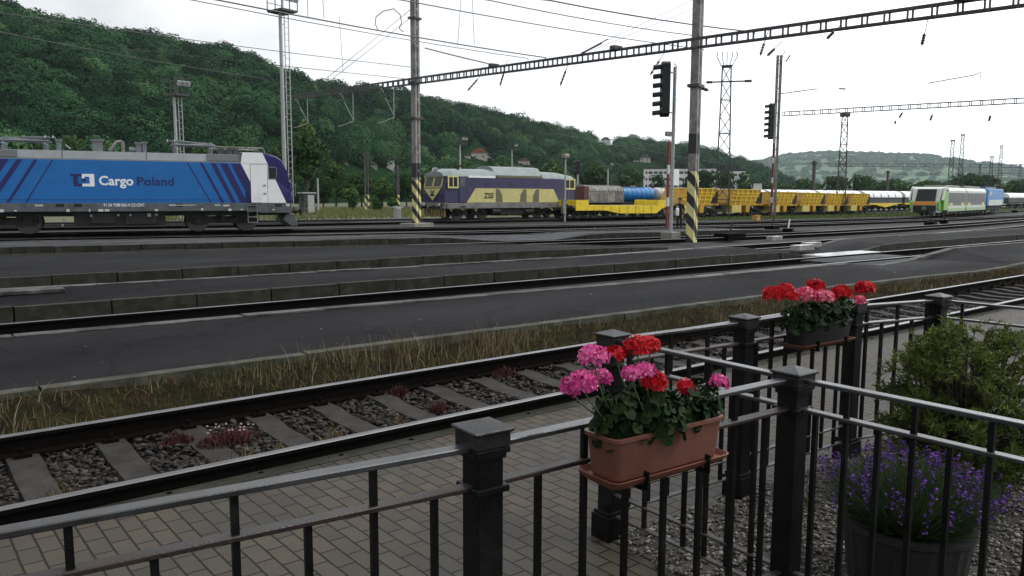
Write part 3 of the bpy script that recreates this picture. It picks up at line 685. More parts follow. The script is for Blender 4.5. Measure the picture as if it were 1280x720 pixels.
geranium(b, 'red geranium at the left end of the black box, two wide red heads', heads(b, [(966, 368, 2.9, .045, M_red), (982, 364, 2.95, .042, M_red), (990, 371, 2.8, .03, M_red)]), (.18, .11), .18, 150)
b = (4.7, 2.84, ZS2)
geranium(b, 'rose pink geranium in the middle of the black box, streaked heads', heads(b, [(1006, 369, 2.8, .045, M_rose), (1030, 372, 2.78, .045, M_rose), (1020, 359, 2.95, .045, M_red)]), (.18, .11), .17, 150)
b = (4.93, 2.87, ZS2)
geranium(b, 'red geranium at the right end of the black box, leaning past the railing', heads(b, [(1052, 366, 2.85, .045, M_red), (1082, 361, 2.95, .05, M_red), (1074, 376, 2.85, .03, M_rose)]), (.19, .12), .19, 160)

# ------------------------------------------------------------------ lavender in its tub
M_tub = mk('grey_ribbed_tub', (.005, .005, .0055), .7, 0, .3, 8, .3, 50)
LX, LY = 3.78, 1.76
tub = empty('planter_tub', (LX, LY, -.09), .4, 'dark grey ribbed planter tub standing on the gravel, holding the lavender', 'planter')
pr = []
for z, r in ((0, .25), (.29, .285), (.30, .30), (.335, .30)):
    pr.append([Vector(((r + (.006 if (j % 2 and z < .295) else 0)) * math.cos(2 * math.pi * j / 48), (r + (.006 if (j % 2 and z < .295) else 0)) * math.sin(2 * math.pi * j / 48), z)) for j in range(48)])
pr.append([Vector((.275 * math.cos(2 * math.pi * j / 48), .275 * math.sin(2 * math.pi * j / 48), .335)) for j in range(48)])
pr.append([Vector((.27 * math.cos(2 * math.pi * j / 48), .27 * math.sin(2 * math.pi * j / 48), .30)) for j in range(48)])
MB().loft(pr).build('tub', M_tub, tub); MB().cyl((0, 0, .298), .268, .01, 'z', 32).build('soil', M_soil, tub)
lav = empty('lavender', (LX, LY, .21), 0, 'bushy lavender with purple flower spikes, behind the railing at the lower right', 'lavender')
n = 300; th = rng.uniform(0, 6.28, n); el = np.arccos(rng.uniform(.05, 1, n)); rad = np.sqrt(rng.random(n)) * .17
pos = np.stack([np.cos(th) * rad, np.sin(th) * rad, np.zeros(n)], 1)
M_lavg = tinted('lavender_green', [(.022, .042, .014), (.04, .068, .024), (.055, .09, .03), (.03, .052, .02)], .8, .2, .2)
def fan(name, n, rmax, hmin, hmax, wid, mat, spread, parent, seg=3):
    th = rng.uniform(0, 6.28, n); q = np.sqrt(rng.random(n)); h = rng.uniform(hmin, hmax, n) * (1 - .32 * q)
    base = np.stack([np.cos(th) * q * rmax, np.sin(th) * q * rmax, np.zeros(n)], 1); out = np.stack([np.cos(th), np.sin(th)], 1) * (q * spread)[:, None] + rng.normal(0, .02, (n, 2))
    V = np.zeros((n, seg + 1, 2, 3)); fa = rng.uniform(0, 6.28, n); s = np.stack([np.cos(fa), np.sin(fa)], 1) * wid
    for k in range(seg + 1):
        t = k / seg; c = base.copy(); c[:, :2] += out * (t ** 1.3)[None] if False else out * t ** 1.3; c[:, 2] += h * t
        for j, sg in ((0, -1), (1, 1)): V[:, k, j] = c; V[:, k, j, :2] += s * sg * (1 - .6 * t) * .5
    b = (np.arange(n) * (seg + 1) * 2)[:, None]
    F = np.stack([b + np.array([2 * k, 2 * k + 1, 2 * k + 3, 2 * k + 2]) for k in range(seg)], 1).reshape(-1, 4)
    raw(name, V.reshape(-1, 3), F, 4, mat, parent, tint=np.repeat(rng.random(n), seg))
    tip = base.copy(); tip[:, :2] += out; tip[:, 2] += h; return tip
fan('foliage', 3600, .2, .10, .36, .0065, M_lavg, .2, lav)
tips = fan('flower_stems', 270, .19, .28, .44, .0035, M_lavg, .235, lav)
lav.children[-1]['kind'] = 'stuff'
V, F, T = [], [], []
for p in tips:
    k = rng.integers(7, 14); tb = rng.random()
    for j in range(k):
        c = p + np.array([rng.normal(0, .005), rng.normal(0, .005), -j * .0055 - (.02 if j > k * .7 else 0)]); u = rng.normal(0, 1, 3); u /= np.linalg.norm(u); w = np.cross(u, (.3, .4, .87)); w /= np.linalg.norm(w); i0 = len(V); s = .0075
        V += [c - u * s, c + w * s, c + u * s, c - w * s]; F.append((i0, i0 + 1, i0 + 2, i0 + 3)); T.append(np.clip(tb + rng.normal(0, .15), 0, 1))
sp = raw('flower_spikes', np.array(V), np.array(F), 4, tinted('lavender_flower', [(.03, .012, .075), (.075, .026, .18), (.17, .065, .33), (.045, .02, .07)], .7, .2, .2), lav, tint=T); sp['kind'] = 'stuff'

# ------------------------------------------------------------------ juniper shrub
SX, SY = 5.30, 2.14
sh = empty('juniper_shrub', (SX, SY, -.1), 0, 'bushy green juniper shrub on the gravel between the railings', 'shrub')
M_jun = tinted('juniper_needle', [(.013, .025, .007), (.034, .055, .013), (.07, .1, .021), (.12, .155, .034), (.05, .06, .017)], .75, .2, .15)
tw = []
for i in range(460):
    th = rng.uniform(0, 6.28); z = rng.uniform(.12, 1.0); q = rng.random() ** .45
    rr = .52 * math.sin(min(1, max(.15, (z + .12) / 1.05)) * math.pi * .86) ** .65 * q
    rr *= 1 + .28 * math.sin(3 * th + z * 5) * math.cos(2.3 * th - 3 * z)
    tw.append(((math.cos(th) * rr * 1.02, math.sin(th) * rr * .95, z + .07 * math.sin(th * 2.7)), th, z))
V, F, T = [], [], []
mbs = MB(); mbs.tube([(0, 0, 0), (.02, 0, .35), (0, .02, .7)], [.04, .03, .015], 7)
for (c, th, z) in tw:
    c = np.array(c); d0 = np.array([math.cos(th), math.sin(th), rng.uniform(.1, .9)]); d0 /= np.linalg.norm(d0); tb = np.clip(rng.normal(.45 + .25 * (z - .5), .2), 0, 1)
    mbs.tube([(c[0] * .15, c[1] * .15, max(.05, c[2] * .55)), tuple(c * .75), tuple(c)], [.008, .005, .003], 4)
    for s in range(6):
        dd = d0 + rng.normal(0, .5, 3); dd /= np.linalg.norm(dd); L0 = rng.uniform(.06, .13)
        for k in range(22):
            t = k / 22; p = c + dd * L0 * t; u = dd * .6 + rng.normal(0, .75, 3); u /= np.linalg.norm(u); w = np.cross(u, rng.normal(0, 1, 3)); w /= np.linalg.norm(w); l = rng.uniform(.022, .045); i0 = len(V)
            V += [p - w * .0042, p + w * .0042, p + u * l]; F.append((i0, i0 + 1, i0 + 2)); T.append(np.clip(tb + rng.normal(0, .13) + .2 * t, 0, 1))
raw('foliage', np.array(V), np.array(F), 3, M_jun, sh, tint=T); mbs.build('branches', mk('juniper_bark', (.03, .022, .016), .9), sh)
# small green weeds on the gravel
for i, (px, py, k, h) in enumerate([(1000, 632, 60, .09), (1065, 665, 50, .08), (1250, 610, 26, .22), (995, 560, 30, .06)]):
    p = gp(px, py, -.09); q = rng.normal(0, .045, (k, 2))
    o = blades('gravel_weed', np.stack([q[:, 0], q[:, 1], np.zeros(k)], 1), rng.uniform(.4, 1, k) * h, .011, tinted('fresh_weed', [(.04, .06, .02), (.07, .1, .03), (.05, .07, .02)], .8), .7)
    o.location = p
    tag(o, ['low green weed on the gravel left of the lavender', 'low green weed against the planter tub', 'long leaved green plant right of the lavender', 'tiny green weed on the gravel behind the corner post'][i], 'weed', 'green weeds on the gravel')
# ------------------------------------------------------------------ trains: materials
M_blue = mk('blue_paint', (.002, .118, .38), .38, 0, .1, 2.5, .03, 30, rvar=.06, dirt=(.005, .10, .31), dirt_at=.66)
M_navy = mk('navy_paint', (.012, .009, .10), .35, 0, .1, 3)
M_white = mk('white_paint', (.78, .79, .80), .4, 0, .06, 2, dirt=(.6, .6, .59), dirt_at=.64)
M_greyp = mk('grey_paint', (.085, .095, .105), .5, 0, .2, 4, dirt=(.05, .05, .05), dirt_at=.55)
M_roofgrey = mk('roof_grey', (.15, .17, .185), .55, 0, .15, 2.5, dirt=(.15, .15, .15), dirt_at=.58)
M_dark = mk('dark_underframe', (.010, .009, .009), .75, 0, .5, 6, dirt=(.03, .024, .02), dirt_at=.6)
M_steel = mk('dull_steel', (.25, .25, .24), .5, .4, .3, 8, dirt=(.12, .1, .08), dirt_at=.55)
M_tyre = mk('wheel_steel', (.07, .066, .06), .5, .3, .3, 8)
M_grille = mk('dark_grille', (.06, .065, .07), .7, 0, .2, 20)
M_glass = glass_mat('window_glass', (.012, .014, .016))
M_lamp = mk('lamp_glass', (.7, .7, .66), .2, 0, .1, 5)
M_ins = mk('brown_insulator', (.03, .018, .014), .3, 0, .2, 9)

def shell(outline, half, n=1):
    """body closed over a side outline (x, z); half(x, z) is the half width there"""
    mb = MB(); k = len(outline)
    ar = sum(outline[i][0] * outline[(i + 1) % k][1] - outline[(i + 1) % k][0] * outline[i][1] for i in range(k))
    o = outline if ar > 0 else outline[::-1]
    vs = [(x, -half(x, z), z) for x, z in o] + [(x, half(x, z), z) for x, z in o]
    mb.add(vs, [tuple(range(k)), tuple(range(2 * k - 1, k - 1, -1))] + [(i, k + i, k + (i + 1) % k, (i + 1) % k) for i in range(k)])
    return mb
def decal(name, poly, y, mat, parent, t=.008):      # a flat painted panel or door leaf on the side facing the camera
    return MB().prism(poly, y - t, y, 'y').build(name, mat, parent)
def wheel(root, x, r, ys=(-.72, .72), name='wheel'):
    mb = MB()
    for y in ys:
        s = -1 if y < 0 else 1
        mb.mat(0).lathe([(r * .2, -.07), (r * .86, -.06), (r, -.055), (r, .05), (r * 1.05, .055), (r * 1.05, .075), (r * .2, .075)], (0, 0, 0), 24)
        n = 24 * 7
        for i in range(len(mb.v) - n, len(mb.v)):
            a, b, c = mb.v[i]; mb.v[i] = (x + a, y + s * (-c), r + b)
    mb.mat(0).tube([(x, ys[0], r), (x, ys[1], r)], .09, 10)
    return mb.build(name, M_tyre, root, smooth=True)
def bogie(root, xs, r, w=.92, zt=.82, mat=None):
    mb = MB(); x0, x1 = min(xs) - r * 1.05, max(xs) + r * 1.05; mat = mat or M_dark
    for s in (-1, 1):
        mb.prism([(x0, r * 1.0), (x0 + .12, r * 1.35), (x0 + (x1 - x0) * .3, r * 1.45), (x0 + (x1 - x0) * .42, r * .95), (x1 - (x1 - x0) * .42, r * .95), (x1 - (x1 - x0) * .3, r * 1.45), (x1 - .12, r * 1.35), (x1, r * 1.0), (x1 - .3, r * .75), (x0 + .3, r * .75)], s * w, s * (w - .1), 'y')
        for x in xs: mb.box((x, s * (w + .03), r), (.26, .12, .24)); mb.cyl((x - .3, s * (w + .02), r * 1.35), .07, .28, 'z', 8); mb.cyl((x + .3, s * (w + .02), r * 1.35), .07, .28, 'z', 8)
        mb.cyl((sum(xs) / len(xs), s * (w + .02), r * 1.25), .12, .42, 'z', 10)
    mb.box(((x0 + x1) / 2, 0, r * 1.1), ((x1 - x0) * .5, 1.5, .25))
    b = mb.build('bogie', mat, root)
    for x in xs: wheel(b, x, r)
    return b
def buffers(root, x, sgn, z=.98, mat=None):
    for y in (-.85, .85):
        mb = MB(); mb.cyl((x + sgn * .18, y, z), .085, .36, 'x', 12); mb.cyl((x + sgn * .4, y, z), .06, .16, 'x', 12); mb.cyl((x + sgn * .49, y, z), .2, .035, 'x', 18)
        mb.build('buffer', mat or M_dark, root)
    mb = MB(); mb.box((x + sgn * .15, 0, z), (.3, .14, .16)); mb.tube([(x + sgn * .3, 0, z), (x + sgn * .42, 0, z - .1), (x + sgn * .36, 0, z - .4)], .035, 6); mb.build('coupling_hook', M_dark, root)

# ------------------------------------------------------------------ blue electric freight locomotive
YAW = -.195
loco = empty('electric_locomotive', (15.78, 39.67, 0), YAW, 'blue electric freight locomotive with white cab door, CARGO POLAND lettering and folded pantographs', 'locomotive'); loco.scale = (1, 1, 1.03)
HW = 1.44; LEN = 15.3; MID = -LEN / 2
def hw(x, z):
    d = min(-x, x + LEN); return HW if d > 1.3 else HW - .28 * (1 - max(d, 0) / 1.3) ** 1.6
side = [(-2.3, 1.34), (-2.3, 3.2), (-LEN + 2.3, 3.2), (-LEN + 2.3, 1.34)]
shell(side, hw).build('body', M_blue, loco)
cab = [(0, 1.34), (-.02, 1.9), (-.06, 2.35), (-.22, 2.85), (-.5, 3.38), (-.72, 3.56), (-1.1, 3.68), (-2.3, 3.7), (-2.3, 1.34)]
for fl in (False, True):
    o = [(-LEN - x, z) for x, z in cab] if fl else cab
    def hw2(x, z): return hw(x, z) - (.22 * max(0, z - 3.2) / .5 if z > 3.2 else 0)
    c = shell(o, hw2).build('cab', M_navy, loco, bevel=.07, seg=3)
    ws = [(-.10, 2.46), (-.235, 2.86), (-.47, 3.30)]; sx = (lambda x: -LEN - x) if fl else (lambda x: x)
    mb = MB(); vs = []
    for x, z in ws: vs += [(sx(x + .02), -1.0 + (z - 2.4) * .1, z), (sx(x + .02), 1.0 - (z - 2.4) * .1, z)]
    mb.add(vs, [(0, 1, 3, 2), (2, 3, 5, 4)] if not fl else [(2, 3, 1, 0), (4, 5, 3, 2)]); mb.build('windscreen', M_glass, c)
    for y in (-1, 1):
        mb = MB(); mb.cyl((sx(.0), y * .82, 1.75), .12, .06, 'x', 14); mb.build('headlight', M_lamp, c)
        MB().tube([(sx(-.2), y * 1.2, 2.4), (sx(.14), y * 1.24, 2.2), (sx(.12), y * 1.24, 1.7), (sx(-.02), y * 1.2, 1.6)], .018, 6).build('handrail', M_steel, c)
    # side windows, door and white panel on both long sides
    for s in (-1, 1):
        yb = s * HW
        def dc(name, poly, mat, t=.008, par=c):
            poly = [(sx(x), z) for x, z in poly]; return MB().prism(poly, yb + s * t, yb - s * .002, 'y').build(name, mat, par)
        if not fl:
            dc('white_panel', [(-2.47, 3.19), (-1.57, 1.345), (-.36, 1.345), (-.86, 2.45), (-1.2, 2.45), (-1.2, 3.19)], M_white, .006)
            d = dc('door', [(-2.03, 3.14), (-2.03, 1.36), (-1.25, 1.36), (-1.25, 3.14)], M_white, .016)
            sm = MB()
            for x0, x1, z0, z1 in ((-2.045, -2.03, 1.35, 3.16), (-1.25, -1.235, 1.35, 3.16), (-2.045, -1.235, 3.145, 3.16)): sm.b2((x0, yb + s * .004, z0), (x1, yb + s * .012, z1))
            sm.build('door_seal', M_dark, d)
            for z in (1.8, 2.18): MB().box((-1.38, yb + s * .03, z), (.12, .04, .05)).build('door_handle', M_steel, d)
            f = dc('side_window', [(-1.19, 3.05), (-1.19, 2.47), (-.86, 2.47), (-.78, 2.62), (-.78, 2.98), (-.84, 3.05)], M_steel, .014)
            MB().prism([(-1.16, 3.02), (-1.16, 2.5), (-.87, 2.5), (-.81, 2.64), (-.81, 2.97), (-.86, 3.02)], yb + s * .02, yb + s * .012, 'y').build('pane', M_glass, f)
        else:
            dc('door', [(-2.03, 3.14), (-2.03, 1.36), (-1.25, 1.36), (-1.25, 3.14)], M_navy, .016)
            dc('side_window', [(-1.19, 3.05), (-1.19, 2.47), (-.78, 2.55), (-.78, 3.05)], M_glass, .014)
    if not fl:
        mb = MB()
        mb.prism([(-2.36, 3.71), (-1.45, 3.705), (-1.22, 3.2), (-2.47, 3.2)], -HW - .004, -HW + .24, 'y')
        mb.build('white_roof_corner', M_white, c)
        mb = MB(); mb.box((-1.9, 0, 3.705), (1.0, 2.4, .02)); mb.build('white_roof_panel', M_white, c)
# painted stripes
for a, b in (((-4.90, -4.84), (-3.93, -3.87)), ((-4.32, -4.19), (-3.42, -3.29)), ((-3.84, -3.62), (-2.95, -2.75)), ((-3.43, -3.08), (-2.54, -2.22)), ((-2.93, -2.48), (-2.04, -1.58))):
    decal('painted_stripe', [(a[0], 3.17), (a[1], 3.17), (b[1], 1.36), (b[0], 1.36)], -HW, M_navy, loco, .005)
for a, b in (((-10.41, -10.35), (-11.52, -11.46)), ((-11.08, -10.94), (-12.22, -12.08)), ((-11.72, -11.5), (-12.95, -12.7)), ((-12.4, -12.0), (-13.6, -13.2)), ((-13.3, -12.6), (-14.4, -13.8))):
    decal('painted_stripe', [(a[0], 3.17), (a[1], 3.17), (b[1], 1.36), (b[0], 1.36)], -HW, M_navy, loco, .005)
decal('painted_line', [(-12.9, 1.49), (-2.0, 1.49), (-2.0, 1.475), (-12.9, 1.475)], -HW - .006, M_navy, loco, .003)
# emblem and writing
lg = MB()
for x0, x1, z0, z1 in ((-9.74, -9.28, 2.5, 2.6), (-9.62, -9.43, 2.06, 2.5), (-9.43, -9.28, 2.06, 2.18), (-9.28, -9.12, 2.26, 2.40)): lg.b2((x0, -HW - .006, z0), (x1, -HW, z1))
em = lg.build('emblem', M_navy, loco)
lg = MB()
for x0, x1, z0, z1 in ((-9.277, -8.79, 2.48, 2.6), (-8.98, -8.79, 2.18, 2.48), (-9.277, -8.79, 2.06, 2.18), (-9.277, -9.18, 2.41, 2.48)): lg.b2((x0, -HW - .006, z0), (x1, -HW, z1))
lg.build('emblem_half', M_white, em)
lettering('Cargo', .40, M_white, loco, (-8.62, -HW - .004, 2.13), 1.40, .035)
lettering('Poland', .38, M_navy, loco, (-7.08, -HW - .004, 2.13), 1.56, .02)
lettering('91 54 7388 042-4 CZ-CDC', .13, M_white, loco, (-8.48, -HW - .014, 1.19), 1.68, .02)
# skirt, frame marks
sk = MB(); sk.b2((-LEN + .1, -HW - .01, .96), (-.1, HW + .01, 1.335)); sk.prism([(-.1, 1.335), (-.1, .86), (-1.6, .86), (-1.9, .96), (-1.9, 1.335)], -HW - .012, HW + .012, 'y')
sko = sk.build('side_skirt', M_greyp, loco, bevel=.02)
mk_ = MB()
for x, z, w, h in ((-11.0, 1.24, .3, .07), (-9.9, 1.02, .13, .12), (-9.05, 1.02, .05, .13), (-8.6, 1.02, .2, .1), (-8.35, 1.02, .18, .1), (-6.3, 1.02, .13, .1), (-5.6, 1.24, .3, .05), (-5.0, 1.24, .9, .03), (-4.3, 1.05, .1, .1), (-3.6, 1.24, .26, .05), (-3.05, 1.02, .15, .1), (-3.2, 1.22, .3, .08), (-2.5, 1.03, .1, .06), (-.3, 1.24, .16, .12), (-1.0, 1.02, .1, .06), (-12.4, 1.02, .14, .12), (-11.9, 1.02, .1, .05)): mk_.box((x, -HW - .0145, z), (w, .004, h))
mk_.build('stencil_marks', mk('stencil_white', (.5, .52, .5), .6), sko)
hl = MB()
for x, z in ((-10.2, 1.24), (-9.5, 1.24), (-5.3, 1.24), (-.75, 1.22), (-2.0, 1.22)): hl.b2((x - .16, -HW - .016, z - .075), (x + .16, -HW - .012, z + .075))
hl.build('step_hole', M_dark, sko)
und = MB(); und.b2((-9.7, -1.2, .3), (-5.9, 1.2, .96)); und.b2((-LEN + .2, -1.0, .75), (-.2, 1.0, .96)); und.b2((-9.0, -1.3, .45), (-8.0, 1.3, .9)); und.b2((-7.6, -1.3, .4), (-6.3, 1.3, .85))
und.build('underframe', M_dark, loco)
bx = MB()
for x, z, s in ((-9.0, .78, .1), (-7.9, .8, .09), (-7.4, .8, .09), (-6.62, .8, .16), (-6.3, .8, .12), (-10.1, .6, .1), (-10.15, .38, .1), (-5.4, .6, .1)): bx.box((x, -1.32, z), (s, .06, s))
bx.build('valve_boxes', M_steel, loco)
for xs in ((-13.75, -11.5), (-4.47, -2.2)): bogie(loco, xs, .5)
for s in (-1, 1):
    st = MB()
    for z in (1.22, .95, .68, .42): st.box((-2.0, s * (HW + .04), z), (.46, .14, .03))
    st.bar((-2.22, s * (HW + .05), 1.25), (-2.22, s * (HW + .05), .4), .03); st.bar((-1.78, s * (HW + .05), 1.25), (-1.78, s * (HW + .05), .4), .03)
    st.build('steps', M_steel, loco)
buffers(loco, -.05, 1, .93); buffers(loco, -LEN + .05, -1, .93)
mb = MB(); mb.prism([(-.35, .86), (.1, .8), (.22, .2), (-.1, .2), (-.5, .5)], -1.25, 1.25, 'y'); mb.build('snow_plough', M_greyp, loco, bevel=.03)
# roof and equipment
rf = MB(); x0, x1 = -LEN + 2.31, -2.31
rf.prism([(-1.44, 3.2), (-1.43, 3.26), (-1.12, 3.6), (1.12, 3.6), (1.43, 3.26), (1.44, 3.2)], x0, x1, 'x')
roof = rf.build('roof', M_roofgrey, loco)
for a, b in ((-4.0, -2.34), (-12.9, -11.7)):
    gr = MB()
    p = [(a, -1.437, 3.275), (b, -1.437, 3.275), (b, -1.16, 3.572), (a, -1.16, 3.572)]; n_ = Vector((0, -.74, .67)) * .012
    gr.add([Vector(q) + n_ for q in p] + [Vector(q) - n_ for q in p], [(0, 1, 2, 3), (7, 6, 5, 4), (0, 4, 5, 1), (1, 5, 6, 2), (2, 6, 7, 3), (3, 7, 4, 0)])
    gr.build('roof_grille', M_grille, roof)
jl = MB()
for x in (-10.0, -6.6): 
    p = [(x - .02, -1.437, 3.275), (x + .02, -1.437, 3.275), (x + .02, -1.13, 3.6), (x - .02, -1.13, 3.6)]; n_ = Vector((0, -.74, .67)) * .006
    jl.add([Vector(q) + n_ for q in p], [(0, 1, 2, 3)])
jl.build('roof_joint', M_grille, roof)
def pantograph(xc, d):
    mb = MB(); 
    for y in (-.5, .5):
        mb.tube([(xc - 1.0, y, 4.02), (xc + 1.0, y, 4.02)], .045, 8)
        mb.tube([(xc + d * .9, y, 3.97), (xc - d * .75, y * .5, 4.12)], .04, 8)
        mb.tube([(xc - d * .75, y * .5, 4.12), (xc + d * 1.0, y * .8, 4.2)], .03, 8)
    mb.tube([(xc - d * .75, -.5, 4.12), (xc - d * .75, .5, 4.12)], .06, 8)
    mb.tube([(xc - d * .78, -.4, 4.12), (xc - d * .95, -.45, 4.0), (xc - d * .9, -.5, 3.86)], .06, 8)
    p = mb.build('pantograph', M_roofgrey, loco, smooth=True)
    h = MB()
    for o in (-.15, .15): h.tube([(xc + d * 1.0 + o, -.95, 4.1), (xc + d * 1.0 + o, -.7, 4.22), (xc + d * 1.0 + o, .7, 4.22), (xc + d * 1.0 + o, .95, 4.1)], .03, 6)
    h.build('collector_head', M_steel, p)
    for ox in (-.8, .8):
        for y in (-.5, .5):
            i_ = MB(); i_.lathe([(.05, 3.6), (.09, 3.66), (.05, 3.7), (.09, 3.76), (.05, 3.8), (.09, 3.86), (.05, 3.92), (.05, 3.98)], (xc + ox, y, 0), 10); i_.build('insulator', M_roofgrey, p)
pantograph(-11.5, 1); pantograph(-4.5, -1)
for x, w, h in ((-8.6, .42, .5), (-10.15, .16, .46), (-6.9, .22, .42), (-6.65, .18, .46)):
    mb = MB(); mb.box((x, -.6, 3.6 + h / 2), (w, .45, h)); mb.box((x, -.6, 3.6 + h), (w + .1, .52, .08)); mb.build('roof_unit', M_roofgrey, loco)
mb = MB(); mb.tube([(-8.1, -.6, 3.65), (-7.8, -.6, 4.05), (-7.6, -.6, 4.08)], .08, 8); mb.box((-7.55, -.6, 3.85), (.14, .4, .5)); mb.build('roof_switch', M_steel, loco)
MB().cyl((-7.15, -.7, 3.72), .12, .3, 'x', 10).build('roof_valve', M_roofgrey, loco); MB().tube([(-9.9, -.6, 3.85), (-9.7, -.6, 3.7)], .05, 6).build('roof_whistle', M_roofgrey, loco)
for y in (-.9, .9): MB().tube([(-3.6, y, 3.95), (-1.3, y, 3.95), (-1.25, y, 3.72)], .028, 6).build('roof_busbar', M_steel, loco)
for x in (-3.3, -2.9, -2.6): MB().box((x, -.7, 3.74), (.25, .3, .28)).build('roof_box', M_grille, loco)

# ------------------------------------------------------------------ diesel locomotive
M_violet = mk('violet_paint', (.030, .026, .082), .5, 0, .2, 3, dirt=(.03, .027, .06), dirt_at=.58)
M_cream = mk('cream_paint', (.54, .50, .20), .5, 0, .1, 3, dirt=(.45, .4, .18), dirt_at=.6)
M_dgrey = mk('worn_grey_paint', (.16, .16, .155), .6, 0, .25, 4, dirt=(.08, .07, .06), dirt_at=.55)
M_droof = mk('pale_roof', (.19, .235, .23), .55, 0, .18, 2, dirt=(.17, .19, .19), dirt_at=.56)
M_vent = mk('brown_grille', (.13, .12, .07), .8, 0, .3, 20)
DY = math.atan2(.06, 1)
dsl = empty('diesel_locomotive', (36.08, 49.02, 0), DY, 'old violet and cream diesel locomotive marked ZSS, with a grey rounded roof', 'locomotive')
W = 1.43
MB().b2((-4.15, -W, 1.24), (6.95, W, 3.1)).build('body', M_violet, dsl, bevel=.05)
# front cab with raked, bulging nose
cabd = [(-5.9, 1.24), (-6.0, 1.9), (-5.98, 2.3), (-5.7, 3.15), (-4.15, 3.15), (-4.15, 1.24)]
def hd(x, z): return W if x > -5.5 else W - .16 * min(1, (-5.5 - x) / .5) ** 1.3
cb = shell(cabd, hd).build('cab', M_violet, dsl, bevel=.06, seg=2)
for y0, y1 in ((-1.02, -.06), (.06, 1.02)):
    mb = MB(); mb.add([(-6.03, y0, 2.36), (-6.03, y1, 2.36), (-5.80, y1, 3.08), (-5.80, y0, 3.08)], [(0, 3, 2, 1)])
    fr_ = MB()
    for a, b in (((-6.01, y0, 2.36), (-6.01, y1, 2.36)), ((-5.79, y0, 3.08), (-5.79, y1, 3.08)), ((-6.01, y0, 2.36), (-5.79, y0, 3.08)), ((-6.01, y1, 2.36), (-5.79, y1, 3.08))): fr_.bar(a, b, .07)
    f = fr_.build('windscreen_frame', M_cream, cb); mb.build('windscreen', M_glass, f)
mb = MB(); mb.prism([(-1.05, 2.26), (1.05, 2.26), (0, 1.42)], -6.05, -5.97, 'x'); mb.build('front_chevron', M_cream, cb)
mb = MB(); mb.b2((-6.065, -.2, 1.95), (-6.05, .2, 2.05)); mb.b2((-6.065, -.22, 1.72), (-6.05, .22, 1.9)); mb.b2((-6.065, -.22, 2.05), (-6.05, -.14, 2.16)); mb.b2((-6.065, .14, 2.05), (-6.05, .22, 2.16)); mb.build('front_badge', M_dark, cb)
for s in (-1, 1):
    f = MB().prism([(-5.72, 2.28), (-5.72, 3.17), (-4.78, 3.17), (-4.78, 2.28)], s * (W - .02), s * (W + .012), 'y').build('side_window_frame', M_cream, cb)
    MB().prism([(-5.6, 2.4), (-5.6, 3.06), (-5.3, 3.06), (-5.3, 2.4)], s * (W + .006), s * (W + .02), 'y').build('pane', M_glass, f)
    MB().prism([(-5.22, 2.4), (-5.22, 3.06), (-4.9, 3.06), (-4.9, 2.4)], s * (W + .006), s * (W + .02), 'y').build('pane', M_glass, f)
    d = MB().b2((-4.72, s * W, 1.3), (-4.12, s * (W + .014), 3.08)).build('door', M_violet, dsl)
    MB().b2((-4.66, s * (W + .012), 2.4), (-4.2, s * (W + .022), 3.0)).build('door_window', M_greyp, d)
    f = MB().b2((5.75, s * (W - .02), 2.28), (6.98, s * (W + .012), 3.12)).build('rear_window_frame', M_cream, dsl)
    MB().b2((5.85, s * (W + .005), 2.4), (6.3, s * (W + .02), 3.02)).build('pane', M_glass, f); MB().b2((6.4, s * (W + .005), 2.4), (6.86, s * (W + .02), 3.02)).build('pane', M_glass, f)
    p = MB().prism([(-4.05, 1.27), (-3.25, 2.3), (4.55, 2.3), (5.2, 1.27)], s * (W - .01), s * (W + .012), 'y').build('cream_panel', M_cream, dsl)
    rb = MB()
    for z in np.arange(1.38, 2.28, .11): rb.b2((-4.05 + (z - 1.27) * .78 + .05, s * (W + .011), z), (5.2 - (z - 1.27) * .63 - .05, s * (W + .02), z + .018))
    rb.build('panel_ribs', M_cream, p)
    for x in (-1.35, 1.7, 3.0):
        sg = 1 if x < 0 else -1
        MB().prism([(x, 1.3), (x, 2.26), (x + sg * .32, 2.26), (x + sg * .62, 1.8), (x + sg * .66, 1.3)], s * (W + .01), s * (W + .026), 'y').build('air_intake', M_vent, p)
    for x in (-3.55, -2.2, -.96, .29, 1.5, 2.66):
        f = MB().lathe([(.11, 0), (.17, 0), (.17, .02), (.11, .02)], (0, 0, 0), 18); f.v = [(x + a, s * (W + c), 2.7 + b) for a, b, c in f.v]
        MB().cyl((x, s * (W + .006), 2.7), .11, .01, 'y', 16).build('pane', M_glass, f.build('porthole', M_violet, dsl))
    MB().b2((-5.8, s * (W - .05), .84), (6.9, s * (W + .02), 1.24)).build('side_sill', M_dgrey, dsl, bevel=.02)
lettering('ZSS', .40, M_dark, dsl, (-2.5, -W - .024, 1.58), .95, .03, shear=.12)
